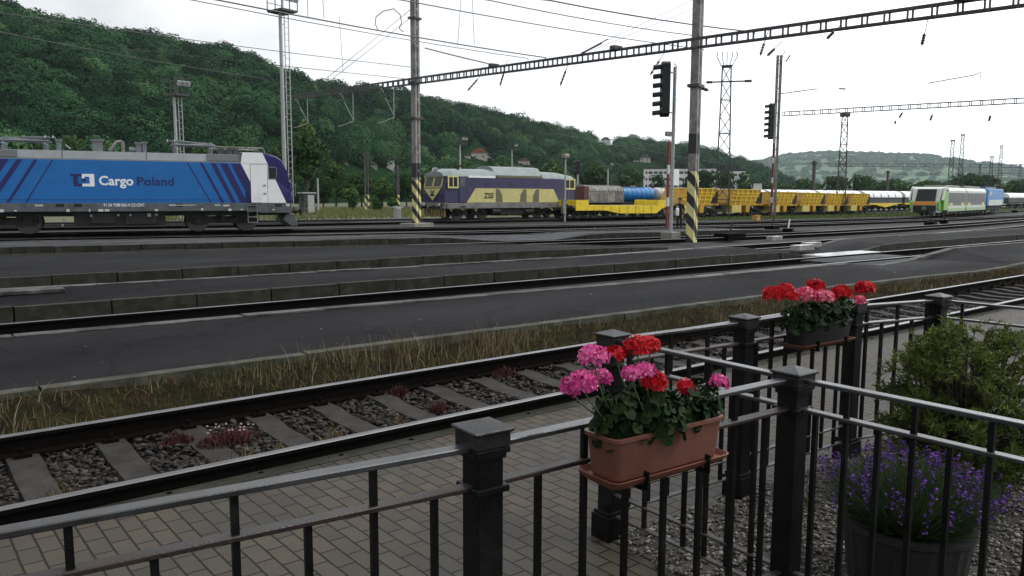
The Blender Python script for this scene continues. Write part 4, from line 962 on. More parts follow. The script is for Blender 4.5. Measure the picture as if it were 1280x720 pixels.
# roof: low ends, raised middle
rf = MB()
def arc(w, z0, h, n=9): return [(-w * math.cos(math.pi * i / (n - 1)), z0 + h * math.sin(math.pi * i / (n - 1)) ** .8) for i in range(n)]
def roofseg(x0, x1, w0, z0, h0, w1, h1): 
    a, b = arc(w0, z0, h0), arc(w1, z0, h1); rf.loft([[Vector((x0, y, z)) for y, z in a], [Vector((x1, y, z)) for y, z in b]])
roofseg(-5.95, -5.2, 1.2, 3.12, .36, 1.42, .56); roofseg(-5.2, -1.35, 1.42, 3.12, .56, 1.42, .62); rf.build('roof', M_droof, dsl, smooth=True); rf = MB(); roofseg(3.4, 5.4, 1.42, 3.1, .58, 1.42, .55); roofseg(5.4, 7.0, 1.42, 3.1, .55, 1.2, .35)
rf.build('roof', M_droof, dsl, smooth=True)
rf = MB(); rf.prism([(-1.36, 3.1), (-1.3, 3.3), (-.9, 3.86), (-.4, 3.95), (.4, 3.95), (.9, 3.86), (1.3, 3.3), (1.36, 3.1)], -1.34, 3.4, 'x'); rf.build('raised_roof', M_droof, dsl, bevel=.03)
mb = MB(); mb.b2((-1.2, -1.45, 3.08), (3.3, -1.3, 3.26)); mb.build('roof_louvre', M_vent, dsl)
mb = MB(); mb.b2((-3.9, -1.452, 3.05), (-1.4, -1.43, 3.2)); mb.build('white_band', M_white, dsl)
for x, z in ((-5.55, 3.62),): 
    h = MB().cyl((x - .25, 0, z - .02), .16, .3, 'x', 14).build('headlight', M_dgrey, dsl); MB().cyl((x - .41, 0, z - .02), .13, .02, 'x', 14).build('lens', M_lamp, h)
MB().tube([(-4.3, -.7, 3.6), (-4.3, -.7, 3.85), (-4.0, -.7, 3.9)], .09, 8).build('horn', M_dark, dsl)
MB().b2((1.0, -.4, 3.93), (2.2, .4, 4.02)).build('exhaust', M_dgrey, dsl)
mb = MB(); mb.b2((-6.02, -1.36, .82), (-5.7, 1.36, 1.26)); mb.build('buffer_beam', M_dgrey, dsl, bevel=.03)
for y in (-.95, .95):
    h = MB().cyl((-6.06, y, 1.14), .12, .1, 'x', 12).build('headlight', M_steel, dsl); MB().cyl((-6.12, y, 1.14), .095, .02, 'x', 12).build('lens', M_lamp, h)
buffers(dsl, -6.0, -1, .92); buffers(dsl, 6.95, 1, .92)
pl = MB()
for k in range(9):
    y = -1.2 + .3 * k; pl.b2((-5.9, y - .07, .25), (-5.82, y + .07, .8))
pl.build('rail_guard', mk('rusty_yellow', (.2, .13, .04), .8, 0, .5, 9), dsl)
MB().b2((-1.0, -1.25, .3), (2.6, 1.25, .84)).build('fuel_tank', M_dark, dsl, bevel=.08)
mb = MB(); mb.cyl((-1.2, -1.2, .62), .24, .8, 'x', 12); mb.cyl((2.1, -1.2, .6), .2, .9, 'x', 12); mb.build('air_tank', M_dark, dsl)
for xs in ((-4.4, -2.1), (3.5, 5.8)): bogie(dsl, xs, .44)
st = MB()
for z in (1.0, .72, .45): st.box((-4.4, -W - .02, z), (.5, .2, .03))
st.bar((-4.65, -W, 1.24), (-4.65, -W, .4), .03); st.bar((-4.15, -W, 1.24), (-4.15, -W, .4), .03); st.build('steps', M_dark, dsl)
MB().tube([(6.2, -W - .03, 2.2), (6.2, -W - .03, 1.3)], .02, 6).build('handrail', M_steel, dsl)

# ------------------------------------------------------------------ wagons
M_yel = mk('yellow_paint', (.74, .54, .02), .5, 0, .15, 3, dirt=(.5, .33, .02), dirt_at=.58)
M_yeld = mk('ochre_paint', (.46, .26, .008), .55, 0, .25, 2.5, dirt=(.28, .15, .02), dirt_at=.55)
M_pale = mk('pale_yellow_panel', (.62, .56, .2), .6, 0, .15, 4)
fw = empty('flat_wagon', (40, 47.2, 0), .01, 'low empty yellow flat wagon with raised ends, coupled behind the diesel locomotive', 'wagon')
for s in (-1, 1):
    p = MB().prism([(1.3, 1.46), (2.6, 1.46), (2.62, 1.04), (10.7, 1.0), (10.75, 1.46), (12.1, 1.46), (12.12, .92), (11.2, .74), (10.5, .34), (6.0, .38), (4.6, .62), (1.3, .64)], s * 1.38, s * 1.28, 'y').build('side_sill', M_yel, fw)
    rb = MB()
    for x in np.arange(3.2, 10.6, .95): rb.b2((x, s * 1.37, .42 if x > 5.4 else .66), (x + .09, s * 1.42, .98))
    rb.build('stanchion', M_yel, p)
MB().b2((1.3, -1.28, .85), (12.1, 1.28, 1.0)).build('deck', mk('worn_deck', (.28, .26, .2), .8, 0, .3, 4), fw)
for a, b in ((1.3, 2.6), (10.75, 12.1)): MB().b2((a, -1.27, 1.0), (b, 1.27, 1.44)).build('end_platform', M_yel, fw)
for xs in ((2.0, 3.7), (9.9, 11.5)): bogie(fw, xs, .36)
buffers(fw, 1.3, -1, .95); buffers(fw, 12.1, 1, .95)

# covered van and tank wagons on the track behind
M_van = mk('grey_tarpaulin', (.27, .26, .24), .7, 0, .3, 3, dirt=(.12, .11, .1), dirt_at=.52)
M_brown = mk('brown_paint', (.09, .03, .025), .6, 0, .3, 4)
vn = empty('covered_van', (46.7, 52.2, 0), .0, 'grey covered van with ribbed arched roof and a brown end, left of the blue tank', 'wagon')
MB().b2((.55, -1.38, 1.2), (4.85, 1.38, 2.2)).build('body', M_van, vn)
MB().b2((0, -1.4, 1.2), (.54, 1.4, 2.6)).build('end_cab', M_brown, vn)
a = arc(1.42, 2.2, .52, 13); MB().prism(a, .5, 4.9, 'x').build('roof', M_van, vn, smooth=True)
rb = MB()
for x in np.arange(.6, 4.9, .38):
    b = arc(1.45, 2.2, .55, 13); rb.prism(b, x, x + .07, 'x')
rb.build('roof_ribs', M_dgrey, vn)
for i in range(4): 
    d = MB().b2((.75 + i * 1.02, -1.41, 1.3), (1.62 + i * 1.02, -1.375, 2.1)).build('side_panel', [M_van, M_dgrey][i % 2], vn)
MB().b2((-.1, -1.2, .9), (5.0, 1.2, 1.2)).build('underframe', M_dark, vn)
for xs in ((.6, 1.5), (3.4, 4.3)): bogie(vn, xs, .36)
M_tankb = mk('blue_tank_paint', (.012, .17, .44), .38, 0, .15, 2, dirt=(.02, .12, .3), dirt_at=.6)
M_tankg = mk('pale_grey_tank', (.40, .42, .42), .45, 0, .12, 2, dirt=(.24, .24, .23), dirt_at=.58)
def tank(x, ln, mat, label):
    t = empty('tank_wagon', (x, 52.2, 0), .005, label, 'wagon', 'tank wagons behind the yellow flat wagon')
    mb = MB(); n = 24; r = .66; zc = 1.93
    prof = [(0, .02), (0, .3), (.08, .52), (.2, .63), (.3, .66), (ln - .3, .66), (ln - .2, .63), (ln - .08, .52), (ln, .3), (ln, .02)]
    mb.loft([[Vector((px, q * math.sin(2 * math.pi * j / n), zc + q * math.cos(2 * math.pi * j / n))) for j in range(n)] for px, q in prof])
    b = mb.build('tank', mat, t, smooth=True)
    rb = MB()
    for q in np.arange(.6, ln - .3, .62): rb.loft([[Vector((q + o, .685 * math.sin(2 * math.pi * j / n), zc + .685 * math.cos(2 * math.pi * j / n))) for j in range(n)] for o in (0, .05)])
    rb.build('ring', mat, b)
    mb = MB(); mb.cyl((ln / 2, 0, 2.66), .25, .2, 'z', 12); mb.b2((ln * .2, -.2, 2.6), (ln * .8, .2, 2.63)); mb.build('walkway', M_steel, t)
    MB().b2((-.1, -1.1, .98), (ln + .1, 1.1, 1.26)).build('underframe', M_dark, t)
    for xs in ((.6, 1.6), (ln - 1.6, ln - .6)): bogie(t, xs, .36)
tank(51.6, 5.0, M_tankb, 'bright blue tank wagon in the yard'); tank(56.9, 3.6, M_tankg, 'pale grey tank wagon right behind the blue one'); tank(60.7, 3.7, M_tankg, 'pale grey tank wagon partly hidden by the first yellow hopper')

def hopper(x, y, sc, label):
    h = empty('hopper_wagon', (x, y, 0), .012, label, 'wagon', 'row of yellow hopper wagons'); h.scale = (sc * .92, sc, sc)
    # slanting body
    sd_ = [(-.35, 1.15), (.55, 2.45), (5.2, 2.42), (5.15, 2.25), (4.2, 1.2), (3.7, 1.05), (3.0, .95), (.6, .95)]
    b = MB().prism(sd_, -1.2, 1.2, 'y').build('hopper_body', M_yeld, h)
    rb = MB()
    for z in (1.42, 1.78, 2.1): 
        rb.b2((-.1 + (z - 1.3) * .6, -1.26, z), (4.2 + (z - 1.2) * .75, -1.195, z + .06))
    for k in range(5):
        q = .6 + k * .85; rb.bar((q, -1.24, 1.0), (q + .5, -1.24, 2.4), .09, .07, up=(0, 1, 0)); rb.bar((q + .75, -1.235, 1.75), (q + .35, -1.235, 2.4), .07, .06, up=(0, 1, 0))
    rb.build('ribs', M_yel, b)
    MB().b2((.5, -1.28, 2.42), (5.22, 1.28, 2.5)).build('top_rim', M_yel, h)
    MB().b2((-.45, -1.25, .95), (5.5, 1.25, 1.13)).build('chassis', M_yeld, h)
    p = MB().b2((.1, -1.3, .3), (1.7, 1.1, .96)).build('side_box', M_pale, h)
    rb = MB()
    for k in range(6): rb.b2((.16 + k * .27, -1.32, .36), (.2 + k * .27, -1.295, .9))
    rb.build('box_ribs', M_yel, p)
    MB().prism([(2.5, 1.0), (3.2, 1.0), (3.1, .3), (2.5, .3)], -1.28, 1.1, 'y').build('outlet_chute', M_yeld, h)
    MB().prism([(4.25, 1.13), (5.2, 2.24), (5.6, 2.24), (5.5, 1.13)], -1.1, 1.1, 'y').build('end_brace', M_dark, h)
    bogie(h, (3.9, 5.2), .34)
    MB().b2((-.6, -.3, .6), (.2, .3, .95)).build('coupler_box', M_dark, h)
for i, (x, sc, lb) in enumerate([(54.0, 1.0, 'first yellow hopper wagon, behind the striped mast'), (60.9, .98, 'yellow hopper wagon between the lattice mast and the red banded signal post'), (67.4, .9, 'yellow hopper wagon just right of the red banded signal post'), (72.8, .88, 'yellow hopper wagon left of the slim lattice mast'), (77.6, .86, 'yellow hopper wagon standing behind the slim lattice mast'), (82.3, .86, 'last yellow hopper wagon before the white hooded wagons')]):
    hopper(x, 47.35 + .012 * (x - 54), sc, lb)
M_hood = mk('white_hood', (.75, .76, .77), .4, 0, .06, 2, dirt=(.55, .56, .56), dirt_at=.64)
M_hoodd = mk('dark_green_sides', (.04, .055, .055), .6, 0, .3, 3)
HOOD = None
def hooded(x, y, rz, label, yellow, nh=5):
    t = empty('hooded_wagon', (x, y, 0), rz, label, 'wagon', 'white hooded wagons in the yard')
    MB().b2((0, -1.1, 1.0), (nh * 1.9, 1.1, 1.75)).build('body', M_hoodd, t)
    for k in range(nh):
        a = arc(1.18, 1.72, .82, 13); MB().prism(a, k * 1.9 + .08, k * 1.9 + 1.72, 'x').build('hood', M_hood, t, smooth=True)
        MB().prism(arc(1.1, 1.7, .72, 9), k * 1.9 + 1.72, k * 1.9 + 1.98, 'x').build('hood_gap', M_hoodd, t)
    if yellow: MB().prism([(-.2, 1.0), (nh * 1.9 + .1, 1.0), (nh * 1.9 - 2, .8), (nh * .95, .45), (2.2, .8), (-.2, .8)], -1.25, 1.25, 'y').build('side_sill', M_yel, t)
    else: MB().b2((-.2, -1.15, .75), (nh * 1.9 + .1, 1.15, 1.0)).build('underframe', M_dark, t)
    for q in (1.0, nh * 1.9 - 2.6): bogie(t, (q, q + 1.4), .35)
for i, (x, yl, lb) in enumerate([(64.6, False, 'white hooded wagon seen over the second yellow hopper'), (74.6, False, 'white hooded wagon seen over the third and fourth yellow hoppers'), (84.6, False, 'white hooded wagon seen over the last yellow hopper'), (95.0, True, 'white hooded wagon with yellow sill, left of the green train'), (105.2, True, 'white hooded wagon with yellow sill, its end hidden by the green train')]):
    hooded(x, 52.3 + .02 * (x - 64), .02, lb, yl)
for i, (px, D) in enumerate([(1251, 56.5), (1272, 57.5)]):
    p = yp(px, 258, D); hooded(p.x, D, .1, ['white hooded wagon in the distance just right of the blue and white locomotive', 'most distant white hooded wagon at the right edge'][i], False, 5)

# ------------------------------------------------------------------ green railcar and the locomotive behind it
GD = Vector((.9784, .2066, 0)); GY = math.atan2(.2066, .9784); GN = Vector((-.2066, .9784, 0))
gt = empty('green_railcar', Vector((74.4, 34.2, 0)) + GN * .75 + GD * .3, GY, 'green and white railcar with a dark raked windscreen and an orange band', 'train')
M_lime = mk('leaf_green_paint', (.16, .40, .06), .4, 0, .12, 2)
M_rcw = mk('railcar_white', (.52, .56, .51), .4, 0, .08, 2, dirt=(.5, .5, .47), dirt_at=.6)
M_rcg = mk('railcar_grey', (.11, .108, .10), .5, 0, .15, 2, dirt=(.12, .12, .12), dirt_at=.55)
M_org = mk('orange_paint', (.75, .28, .02), .45, 0, .1, 3)
Wg = 1.42; M_railglass = mk('tinted_glass', (.035, .035, .036), .3, 0, .2, 3, spec=.2)
nose = [(.0, .35), (-.05, 1.0), (.12, 1.35), (.75, 2.55), (1.2, 2.72), (2.4, 2.74), (2.4, .35)]
def hg(x, z): return Wg - .3 * max(0, 1 - x / 1.8) ** 1.6 - (.16 if z > 2.6 else 0)
ns = shell(nose, hg).build('nose', M_rcw, gt, bevel=.06, seg=2)
mb = MB(); mb.add([(.10, -.84, 1.42), (.10, .84, 1.42), (.70, .80, 2.52), (.70, -.80, 2.52)], [(0, 3, 2, 1)]); mb.v = [(a - .03, b, c) for a, b, c in mb.v]; mb.build('windscreen', M_glass, ns)
MB().b2((-.09, -.95, 1.08), (.02, .95, 1.36)).build('orange_band', M_org, ns)
MB().b2((-.1, -.95, .36), (.0, .95, 1.02)).build('coupler_recess', M_dark, ns)
MB().cyl((-.14, 0, .78), .2, .12, 'x', 14).build('coupler', M_dgrey, ns)
for y in (-1, 1):
    MB().prism([(.75, .42), (.75, 1.5), (1.25, 2.3), (2.3, 2.3), (2.3, .42)], y * (Wg - .2), y * (Wg + .012), 'y').build('green_side_panel', M_lime, ns)
    MB().prism([(-.08, .7), (-.08, 1.3), (.1, 1.5), (.5, 1.5), (.5, .5)], y * (Wg - .4), y * (Wg - .18), 'y').build('green_corner', M_lime, ns)
    MB().b2((-.06, y * 1.02 - .1, 1.1), (.06, y * 1.02 + .1, 1.34)).build('headlight', M_lamp, ns)
    MB().prism([(.2, 1.5), (.85, 2.66), (1.3, 2.76), (2.4, 2.76), (2.4, 2.5), (1.25, 2.45), (.7, 1.5)], y * (Wg - .12), y * (Wg + .01), 'y').build('white_pillar', M_rcw, ns)
for a, b in ((2.42, 9.9), (10.25, 19.8)):
    c = MB(); c.prism([(-Wg, .45), (-Wg, 2.4), (-1.2, 2.7), (1.2, 2.7), (Wg, 2.4), (Wg, .45)], a, b, 'x'); cr_ = c.build('car_body', M_rcw, gt)
    MB().b2((a + .1, -Wg - .01, 1.0), (b - .1, Wg + .01, 2.2)).build('window_band', M_rcg, cr_)
    for q in np.arange(a + .7, b - 1.2, 1.75): MB().b2((q, -Wg - .016, 1.35), (q + 1.3, Wg + .016, 2.05)).build('window', M_railglass, cr_)
    MB().b2((a, -Wg - .012, .47), (b, Wg + .012, .75)).build('green_band', mk('pale_green_paint', (.3, .42, .24), .5), cr_)
    MB().b2((a + .8, -1.0, 2.7), (b - 1.0, 1.0, 2.92)).build('roof_unit', M_dgrey, cr_, bevel=.08)
    for q in (b - 1.4, a + 1.2): MB().b2((q - .6, -Wg - .014, .98), (q + .6, Wg + .014, 1.24)).build('door_sill', M_pale, cr_)
MB().b2((9.9, -1.2, .5), (10.25, 1.2, 2.5)).build('gangway', M_dark, gt)
MB().b2((2.0, -1.2, .25), (19.6, 1.2, .5)).build('underframe', M_dark, gt)
for xs in ((2.2, 4.0), (9.2, 11.0), (16.6, 18.4)): bogie(gt, xs, .36)
bl = empty('electric_locomotive', Vector((74.4, 34.2, 0)) + GN * .75 + GD * 21.2, GY, 'small looking blue and white electric locomotive standing behind the green railcar', 'locomotive')
s2 = [(0, .85), (-.02, 1.5), (.35, 2.6), (.7, 2.75), (9.2, 2.75), (9.9, 1.5), (9.9, .85)]
b_ = shell(s2, lambda x, z: 1.4).build('body', M_tankb, bl, bevel=.05)
MB().b2((.9, -1.41, .87), (9.0, 1.41, 1.5)).build('white_panel', M_rcw, b_); MB().b2((1.0, -1.412, 1.9), (2.2, 1.412, 2.4)).build('side_window', M_glass, b_)
mb = MB(); mb.add([(.08, -1.0, 1.75), (.08, 1.0, 1.75), (.33, 1.0, 2.5), (.33, -1.0, 2.5)], [(0, 3, 2, 1)]); mb.v = [(a - .02, b, c) for a, b, c in mb.v]; mb.build('windscreen', M_glass, b_)
MB().b2((2.0, -.8, 2.75), (8.0, .8, 2.98)).build('roof_equipment', M_dgrey, bl); MB().b2((.5, -1.1, .35), (9.5, 1.1, .85)).build('underframe', M_dark, bl)
for xs in ((1.5, 3.3), (6.8, 8.6)): bogie(bl, xs, .4)
buffers(bl, 0, -1, .9)
# ------------------------------------------------------------------ masts, portals, signals
M_mast = mk('weathered_mast_grey', (.22, .215, .205), .65, .1, .25, 3, .2, 40, dirt=(.08, .07, .06), dirt_at=.56)
M_mastd = mk('dark_mast_paint', (.05, .048, .052), .6, .1, .3, 3, dirt=(.09, .085, .08), dirt_at=.58)
M_black = mk('signal_black', (.009, .009, .010), .5, 0, .3, 5)
M_galv = mk('galvanised_steel', (.34, .35, .35), .45, .3, .2, 6)
M_base = mk('mast_footing', (.2, .19, .17), .85, 0, .3, 4, .4, 40, dirt=(.1, .1, .08), dirt_at=.52)
M_redp = mk('red_band_paint', (.22, .025, .03), .5, 0, .2, 5)
M_wire = mk('dark_wire', (.06, .06, .062), .5, .2, .1, 3)
def stripe_mat(name, a, b, freq, diag=1.0, thr=.5):
    M = mk(name, a, .6, 0, .12, 4); N, Lk = nt(M); bs = N['Principled BSDF']
    tc = N.new('ShaderNodeTexCoord'); sx = N.new('ShaderNodeSeparateXYZ'); Lk(tc.outputs['Object'], sx.inputs[0])
    ad = N.new('ShaderNodeMath'); ad.operation = 'MULTIPLY_ADD'; Lk(sx.outputs['X'], ad.inputs[0]); ad.inputs[1].default_value = diag; Lk(sx.outputs['Z'], ad.inputs[2])
    a2 = N.new('ShaderNodeMath'); a2.operation = 'MULTIPLY_ADD'; Lk(sx.outputs['Y'], a2.inputs[0]); a2.inputs[1].default_value = -diag; Lk(ad.outputs[0], a2.inputs[2])
    mu = N.new('ShaderNodeMath'); mu.operation = 'MULTIPLY'; mu.inputs[1].default_value = freq; Lk(a2.outputs[0], mu.inputs[0])
    fr = N.new('ShaderNodeMath'); fr.operation = 'FRACT'; Lk(mu.outputs[0], fr.inputs[0])
    gt_ = N.new('ShaderNodeMath'); gt_.operation = 'GREATER_THAN'; gt_.inputs[1].default_value = thr; Lk(fr.outputs[0], gt_.inputs[0])
    mx = N.new('ShaderNodeMix'); mx.data_type = 'RGBA'; mx.inputs['B'].default_value = (*b, 1)
    Lk(bs.inputs['Base Color'].links[0].from_socket, mx.inputs['A']); Lk(gt_.outputs[0], mx.inputs['Factor']); Lk(mx.outputs['Result'], bs.inputs['Base Color'])
    return M
M_stripe = stripe_mat('warning_stripes', (.60, .54, .24), (.014, .014, .014), 1.15)
M_bands = stripe_mat('red_white_bands', (.14, .014, .018), (.5, .5, .5), .55, 0.0, .72)
def proj(p):
    c = ROT.T @ (np.array(p) - np.array([0, 0, EYE])); return CX + F_PX * c[0] / c[2], CY + F_PX * c[1] / c[2]
def channel_mast(bx, by, z0, top, sz, label, stripe_top, band=None, foot=True):
    """twin channel mast: two uprights tied by battens, striped foot on a concrete footing"""
    b = gp(bx, by, z0); r = empty('catenary_mast', b, R_(20), label, 'catenary mast', 'portal masts of the overhead line')
    g = sz * .25
    def uprights(zA, zB, mat, name, grow=0.0):
        for s in (-1, 1):
            mb = MB(); w = sz * .34 + grow; d = sz * .62 + grow; t = .03 + grow
            x = s * g
            mb.b2((x - w / 2, -d / 2, zA), (x + w / 2, -d / 2 + t, zB)); mb.b2((x - w / 2, d / 2 - t, zA), (x + w / 2, d / 2, zB)); mb.b2((x + s * (w / 2 - t), -d / 2 + t, zA), (x + s * w / 2, d / 2 - t, zB))
            mb.build(name, mat, r)
    uprights(stripe_top, top, M_mast, 'upright'); uprights(0, stripe_top, M_stripe, 'striped_foot', .006)
    mb = MB()
    z = stripe_top + .5
    while z < top: mb.b2((-g, -sz * .3, z), (g, -sz * .3 + .012, z + .16)); z += 1.1
    mb.build('battens', M_mast, r)
    if band:
        for s in (-1, 1): MB().box((s * g, 0, (band[0] + band[1]) / 2), (sz * .34 + .012, sz * .62 + .012, band[1] - band[0])).build('black_band', M_black, r)
    if foot: MB().prism([(-sz * 1.9, -.25), (sz * 1.9, -.25), (sz * 1.7, .12), (-sz * 1.7, .12)], -sz * 1.1, sz * 1.1, 'y').build('footing', M_base, r, bevel=.03)
    return r
m1 = channel_mast(521, 281, -.1, 15.5, .56, 'twin channel catenary mast with striped foot in front of the diesel locomotive', 2.85, (3.0, 3.9))
m2 = channel_mast(864, 303, -.1, 14.0, .52, 'twin channel catenary mast with striped foot beside the man, nearest of the tall masts', 2.9, (3.6, 4.4), False)
def collar(root, z, ln, sz):
    mb = MB(); mb.box((0, 0, z), (sz * 1.3, sz * .95, .12)); mb.bar((-ln * .2, 0, z), (ln, 0, z), .05)
    o = mb.build('bracket', M_mastd, root); i_ = MB(); 
    for k in range(5): i_.cyl((ln * .35 + k * .12 * ln, 0, z), .075, .06 * ln, 'x', 8)
    i_.build('insulator', M_ins, o)
collar(m1, 6.7, .75, .56); collar(m1, 8.9, .3, .56); collar(m1, 12.8, .5, .56)
collar(m2, 6.3, 1.5, .52); collar(m2, 12.0, .5, .52)
def truss(name, p0, p1, depth, width, pitch, label, mats=None):
    """Vierendeel beam: four chords tied by frames"""
    p0 = Vector(p0); p1 = Vector(p1); d = (p1 - p0); ln = d.length; d.normalize(); r = empty(name, p0, 0, label, 'portal beam', 'portal beams of the overhead line')
    s = Vector((-d.y, d.x, 0)).normalized(); u = Vector((0, 0, 1)); M = mats or M_mastd
    for i, (a, b) in enumerate(((-1, -1), (1, -1), (-1, 1), (1, 1))):
        o = s * a * width / 2 + u * b * depth / 2; MB().bar(o, o + d * ln, .05, .055).build('chord', M, r)
    mb = MB(); k = 0.0
    while k <= ln:
        c = d * k
        for a in (-1, 1): mb.bar(c + s * a * width / 2 - u * depth / 2, c + s * a * width / 2 + u * depth / 2, .04, .075)
        for b in (-1, 1): mb.bar(c - s * width / 2 + u * b * depth / 2, c + s * width / 2 + u * b * depth / 2, .05, .05)
        k += pitch
    mb.build('frames', M, r)
    return r, d, ln
def at_px(p0, p1, px):                    # the point of the line p0-p1 seen at column px
    lo, hi = -3.0, 4.0; f = lambda t: proj(p0.lerp(p1, t))[0] - px
    best = min((abs(f(t)), t) for t in np.linspace(-.9, .97, 900)); return p0.lerp(p1, best[1])
b1 = gp(521, 281, -.1); b2_ = gp(864, 303, -.1)
q1 = yp(521, 101, b1.y - .45); q2 = yp(870, 54, b2_.y - .45)
pl = at_px(q2, q1, 0) if False else None
def along(px):
    ts = np.linspace(-.8, 3.5, 3000); best = min(ts, key=lambda t: abs(proj(q2.lerp(q1, t))[0] - px) + (1e6 if (ROT.T @ (np.array(q2.lerp(q1, t)) - [0, 0, EYE]))[2] < 1 else 0)); return q2.lerp(q1, best)
port1, pd, pln = truss('portal_beam', along(352), along(1330), .34, .3, .74, 'long lattice portal beam crossing the tracks from the near right to the left, high above both striped masts')
def hanger(root, P, drop, arm, tilt, ins_only=False):
    """registration hanger under a beam: vertical rod, inclined stay and insulator"""
    P = P - Vector(root.location)
    mb = MB(); e = P + Vector((0, 0, -drop)); mb.tube([P, e], .025, 6)
    f = P + Vector((-arm, 0, -.15)); mb.tube([f, e + Vector((0, 0, .1))], .028, 6)
    if not ins_only: mb.tube([e, e + Vector((-arm * .9, 0, -.35)), e + Vector((-arm * 1.2, 0, -.42))], .02, 5)
    o = mb.build('hanger', M_galv, root)
    i_ = MB(); dd = (e + Vector((0, 0, .1)) - f).normalized(); n = 9
    prof = [.02] + [.075 if k % 2 else .045 for k in range(n)] + [.02]
    i_.tube([f + dd * (.05 + .06 * k) for k in range(n + 2)], prof, 8); i_.build('insulator', M_ins, o)
for px, drop, arm in ((384, 2.0, 1.0), (441, 2.05, 1.0), (492, 1.95, .95)): hanger(port1, along(px) - Vector((0, 0, .2)), drop, arm, 0)
def insul(root, px, py, ang, Y, ln=.75, rad=.07):
    """strain insulator: a ribbed spindle on its rod"""
    P = yp(px, py, Y) - Vector(root.location); d = Vector((math.cos(R_(ang)), 0, math.sin(R_(ang)))); n = 9; mb = MB()
    mb.tube([P + d * ln * (k / (n + 1) - .5) for k in range(n + 2)], [.02] + [rad if k % 2 else rad * .6 for k in range(n)] + [.02], 8)
    o = mb.build('insulator', M_ins, root)
    MB().tube([P - d * ln * .5, P + d * (ln * .5 + .55)], .014, 5).build('rod', M_wire, o)
for px, py, a, Y, ln in ((591, 106, 45, 36, 1.0), (628, 97, 70, 34, .95), (704, 97, 65, 29.5, .9), (819, 84, 50, 24, .95), (953, 61, 65, 18, .55), (964, 65, 35, 17.6, .55), (1038, 44, 35, 15, .5), (1154, 49, 70, 12, .4)): insul(port1, px, py, a, Y, ln, .06)
mb = MB(); 
for px in (617, 770, 1203): 
    p = along(px) - Vector(port1.location); mb.box(p + Vector((0, 0, .26)), (.5, .3, .16))
mb.build('clamp', M_mastd, port1)
mb = MB(); p = along(728) - Vector(port1.location); mb.tube([p + Vector((0, 0, .25)), p + Vector((.9, -.3, .75))], .05, 6); mb.tube([p + Vector((0, .1, .25)), p + Vector((1.2, -.4, .95))], .03, 6); mb.build('stay', M_mastd, port1)

def xp(x, y, X):
    d = ray(x, y); t = X / d[0]; return Vector((X, d[1] * t, EYE + d[2] * t))
b3 = gp(966, 270, -.1)
m3 = empty('catenary_mast', b3, math.atan2(-b3.x, b3.y), 'grey catenary mast with a plain foot, carrying the second portal beam on the right', 'catenary mast', 'portal masts of the overhead line')
for s in (-1, 1):
    mb = MB(); mb.box((s * .155, 0, 7.6), (.26, .38, 15.2))
    for k in range(13): mb.box((s * .06, -.174, .6 + k * 1.15), (.1, .012, .16))
    mb.build('upright', M_mast, m3)
mb = MB(); mb.bar((0, 0, 14.7), (.5, 0, 15.6), .06); mb.bar((0, 0, 15.1), (.55, 0, 15.0), .05); mb.build('top_bracket', M_mastd, m3)
mb = MB(); mb.tube([(0, 0, 11.6), (3.4, -.5, 11.9), (3.6, -.5, 11.7)], .05, 6); mb.build('side_arm', M_galv, m3)
X2 = b3.x; g2a = xp(979, 142.5, X2 + .1); g2b = xp(1300, 124.5, X2 + .1)
port2, _, _ = truss('portal_beam', g2a, g2b, .36, .36, .8, 'lattice portal beam on the right starting at the mast with the red banded signal post')
for px, py, a, Y, ln in ((985, 73, 45, 44, 1.1), (1053, 111, 3, 38, 1.2), (1126, 144, 45, 28, .6), (1119, 153, 90, 28, .25), (1164, 147, 60, 25, .5), (1237, 148, 65, 21, .4)): insul(port2, px, py, a, Y, ln, .08)
mb = MB(); p = xp(1160, 104, X2) - Vector(port2.location); mb.tube([p, p + Vector((0, -3.5, .25)), p + Vector((0, -4.0, .4)), p + Vector((0, -4.0, .0))], .045, 6); mb.build('registration_arm', M_galv, port2)
def far_portal(X, px0, py0, px1, base_y, label):
    a = xp(px0, py0, X); b = xp(px1, py0 + 1.5, X)
    r, d, ln = truss('portal_beam', a, b, .5, .4, 1.6, label)
    m = empty('catenary_mast', (X, a.y, 0), 0, label.replace('faint lattice portal beam', 'plain dark mast of the portal beam'), 'catenary mast', 'portal masts of the overhead line')
    MB().box((0, 0, a.z / 2 + .4), (.5, .5, a.z + .8)).build('upright', M_mastd, m); MB().box((0, 0, a.z + .3), (.8, 1.2, .3)).build('bracket', M_mastd, m)
far_portal(150, 1018, 206, 1300, 240, 'faint lattice portal beam in the distance, the nearer and higher of two')
far_portal(215, 1110, 217, 1300, 240, 'faint lattice portal beam in the distance, the farther and lower of two')

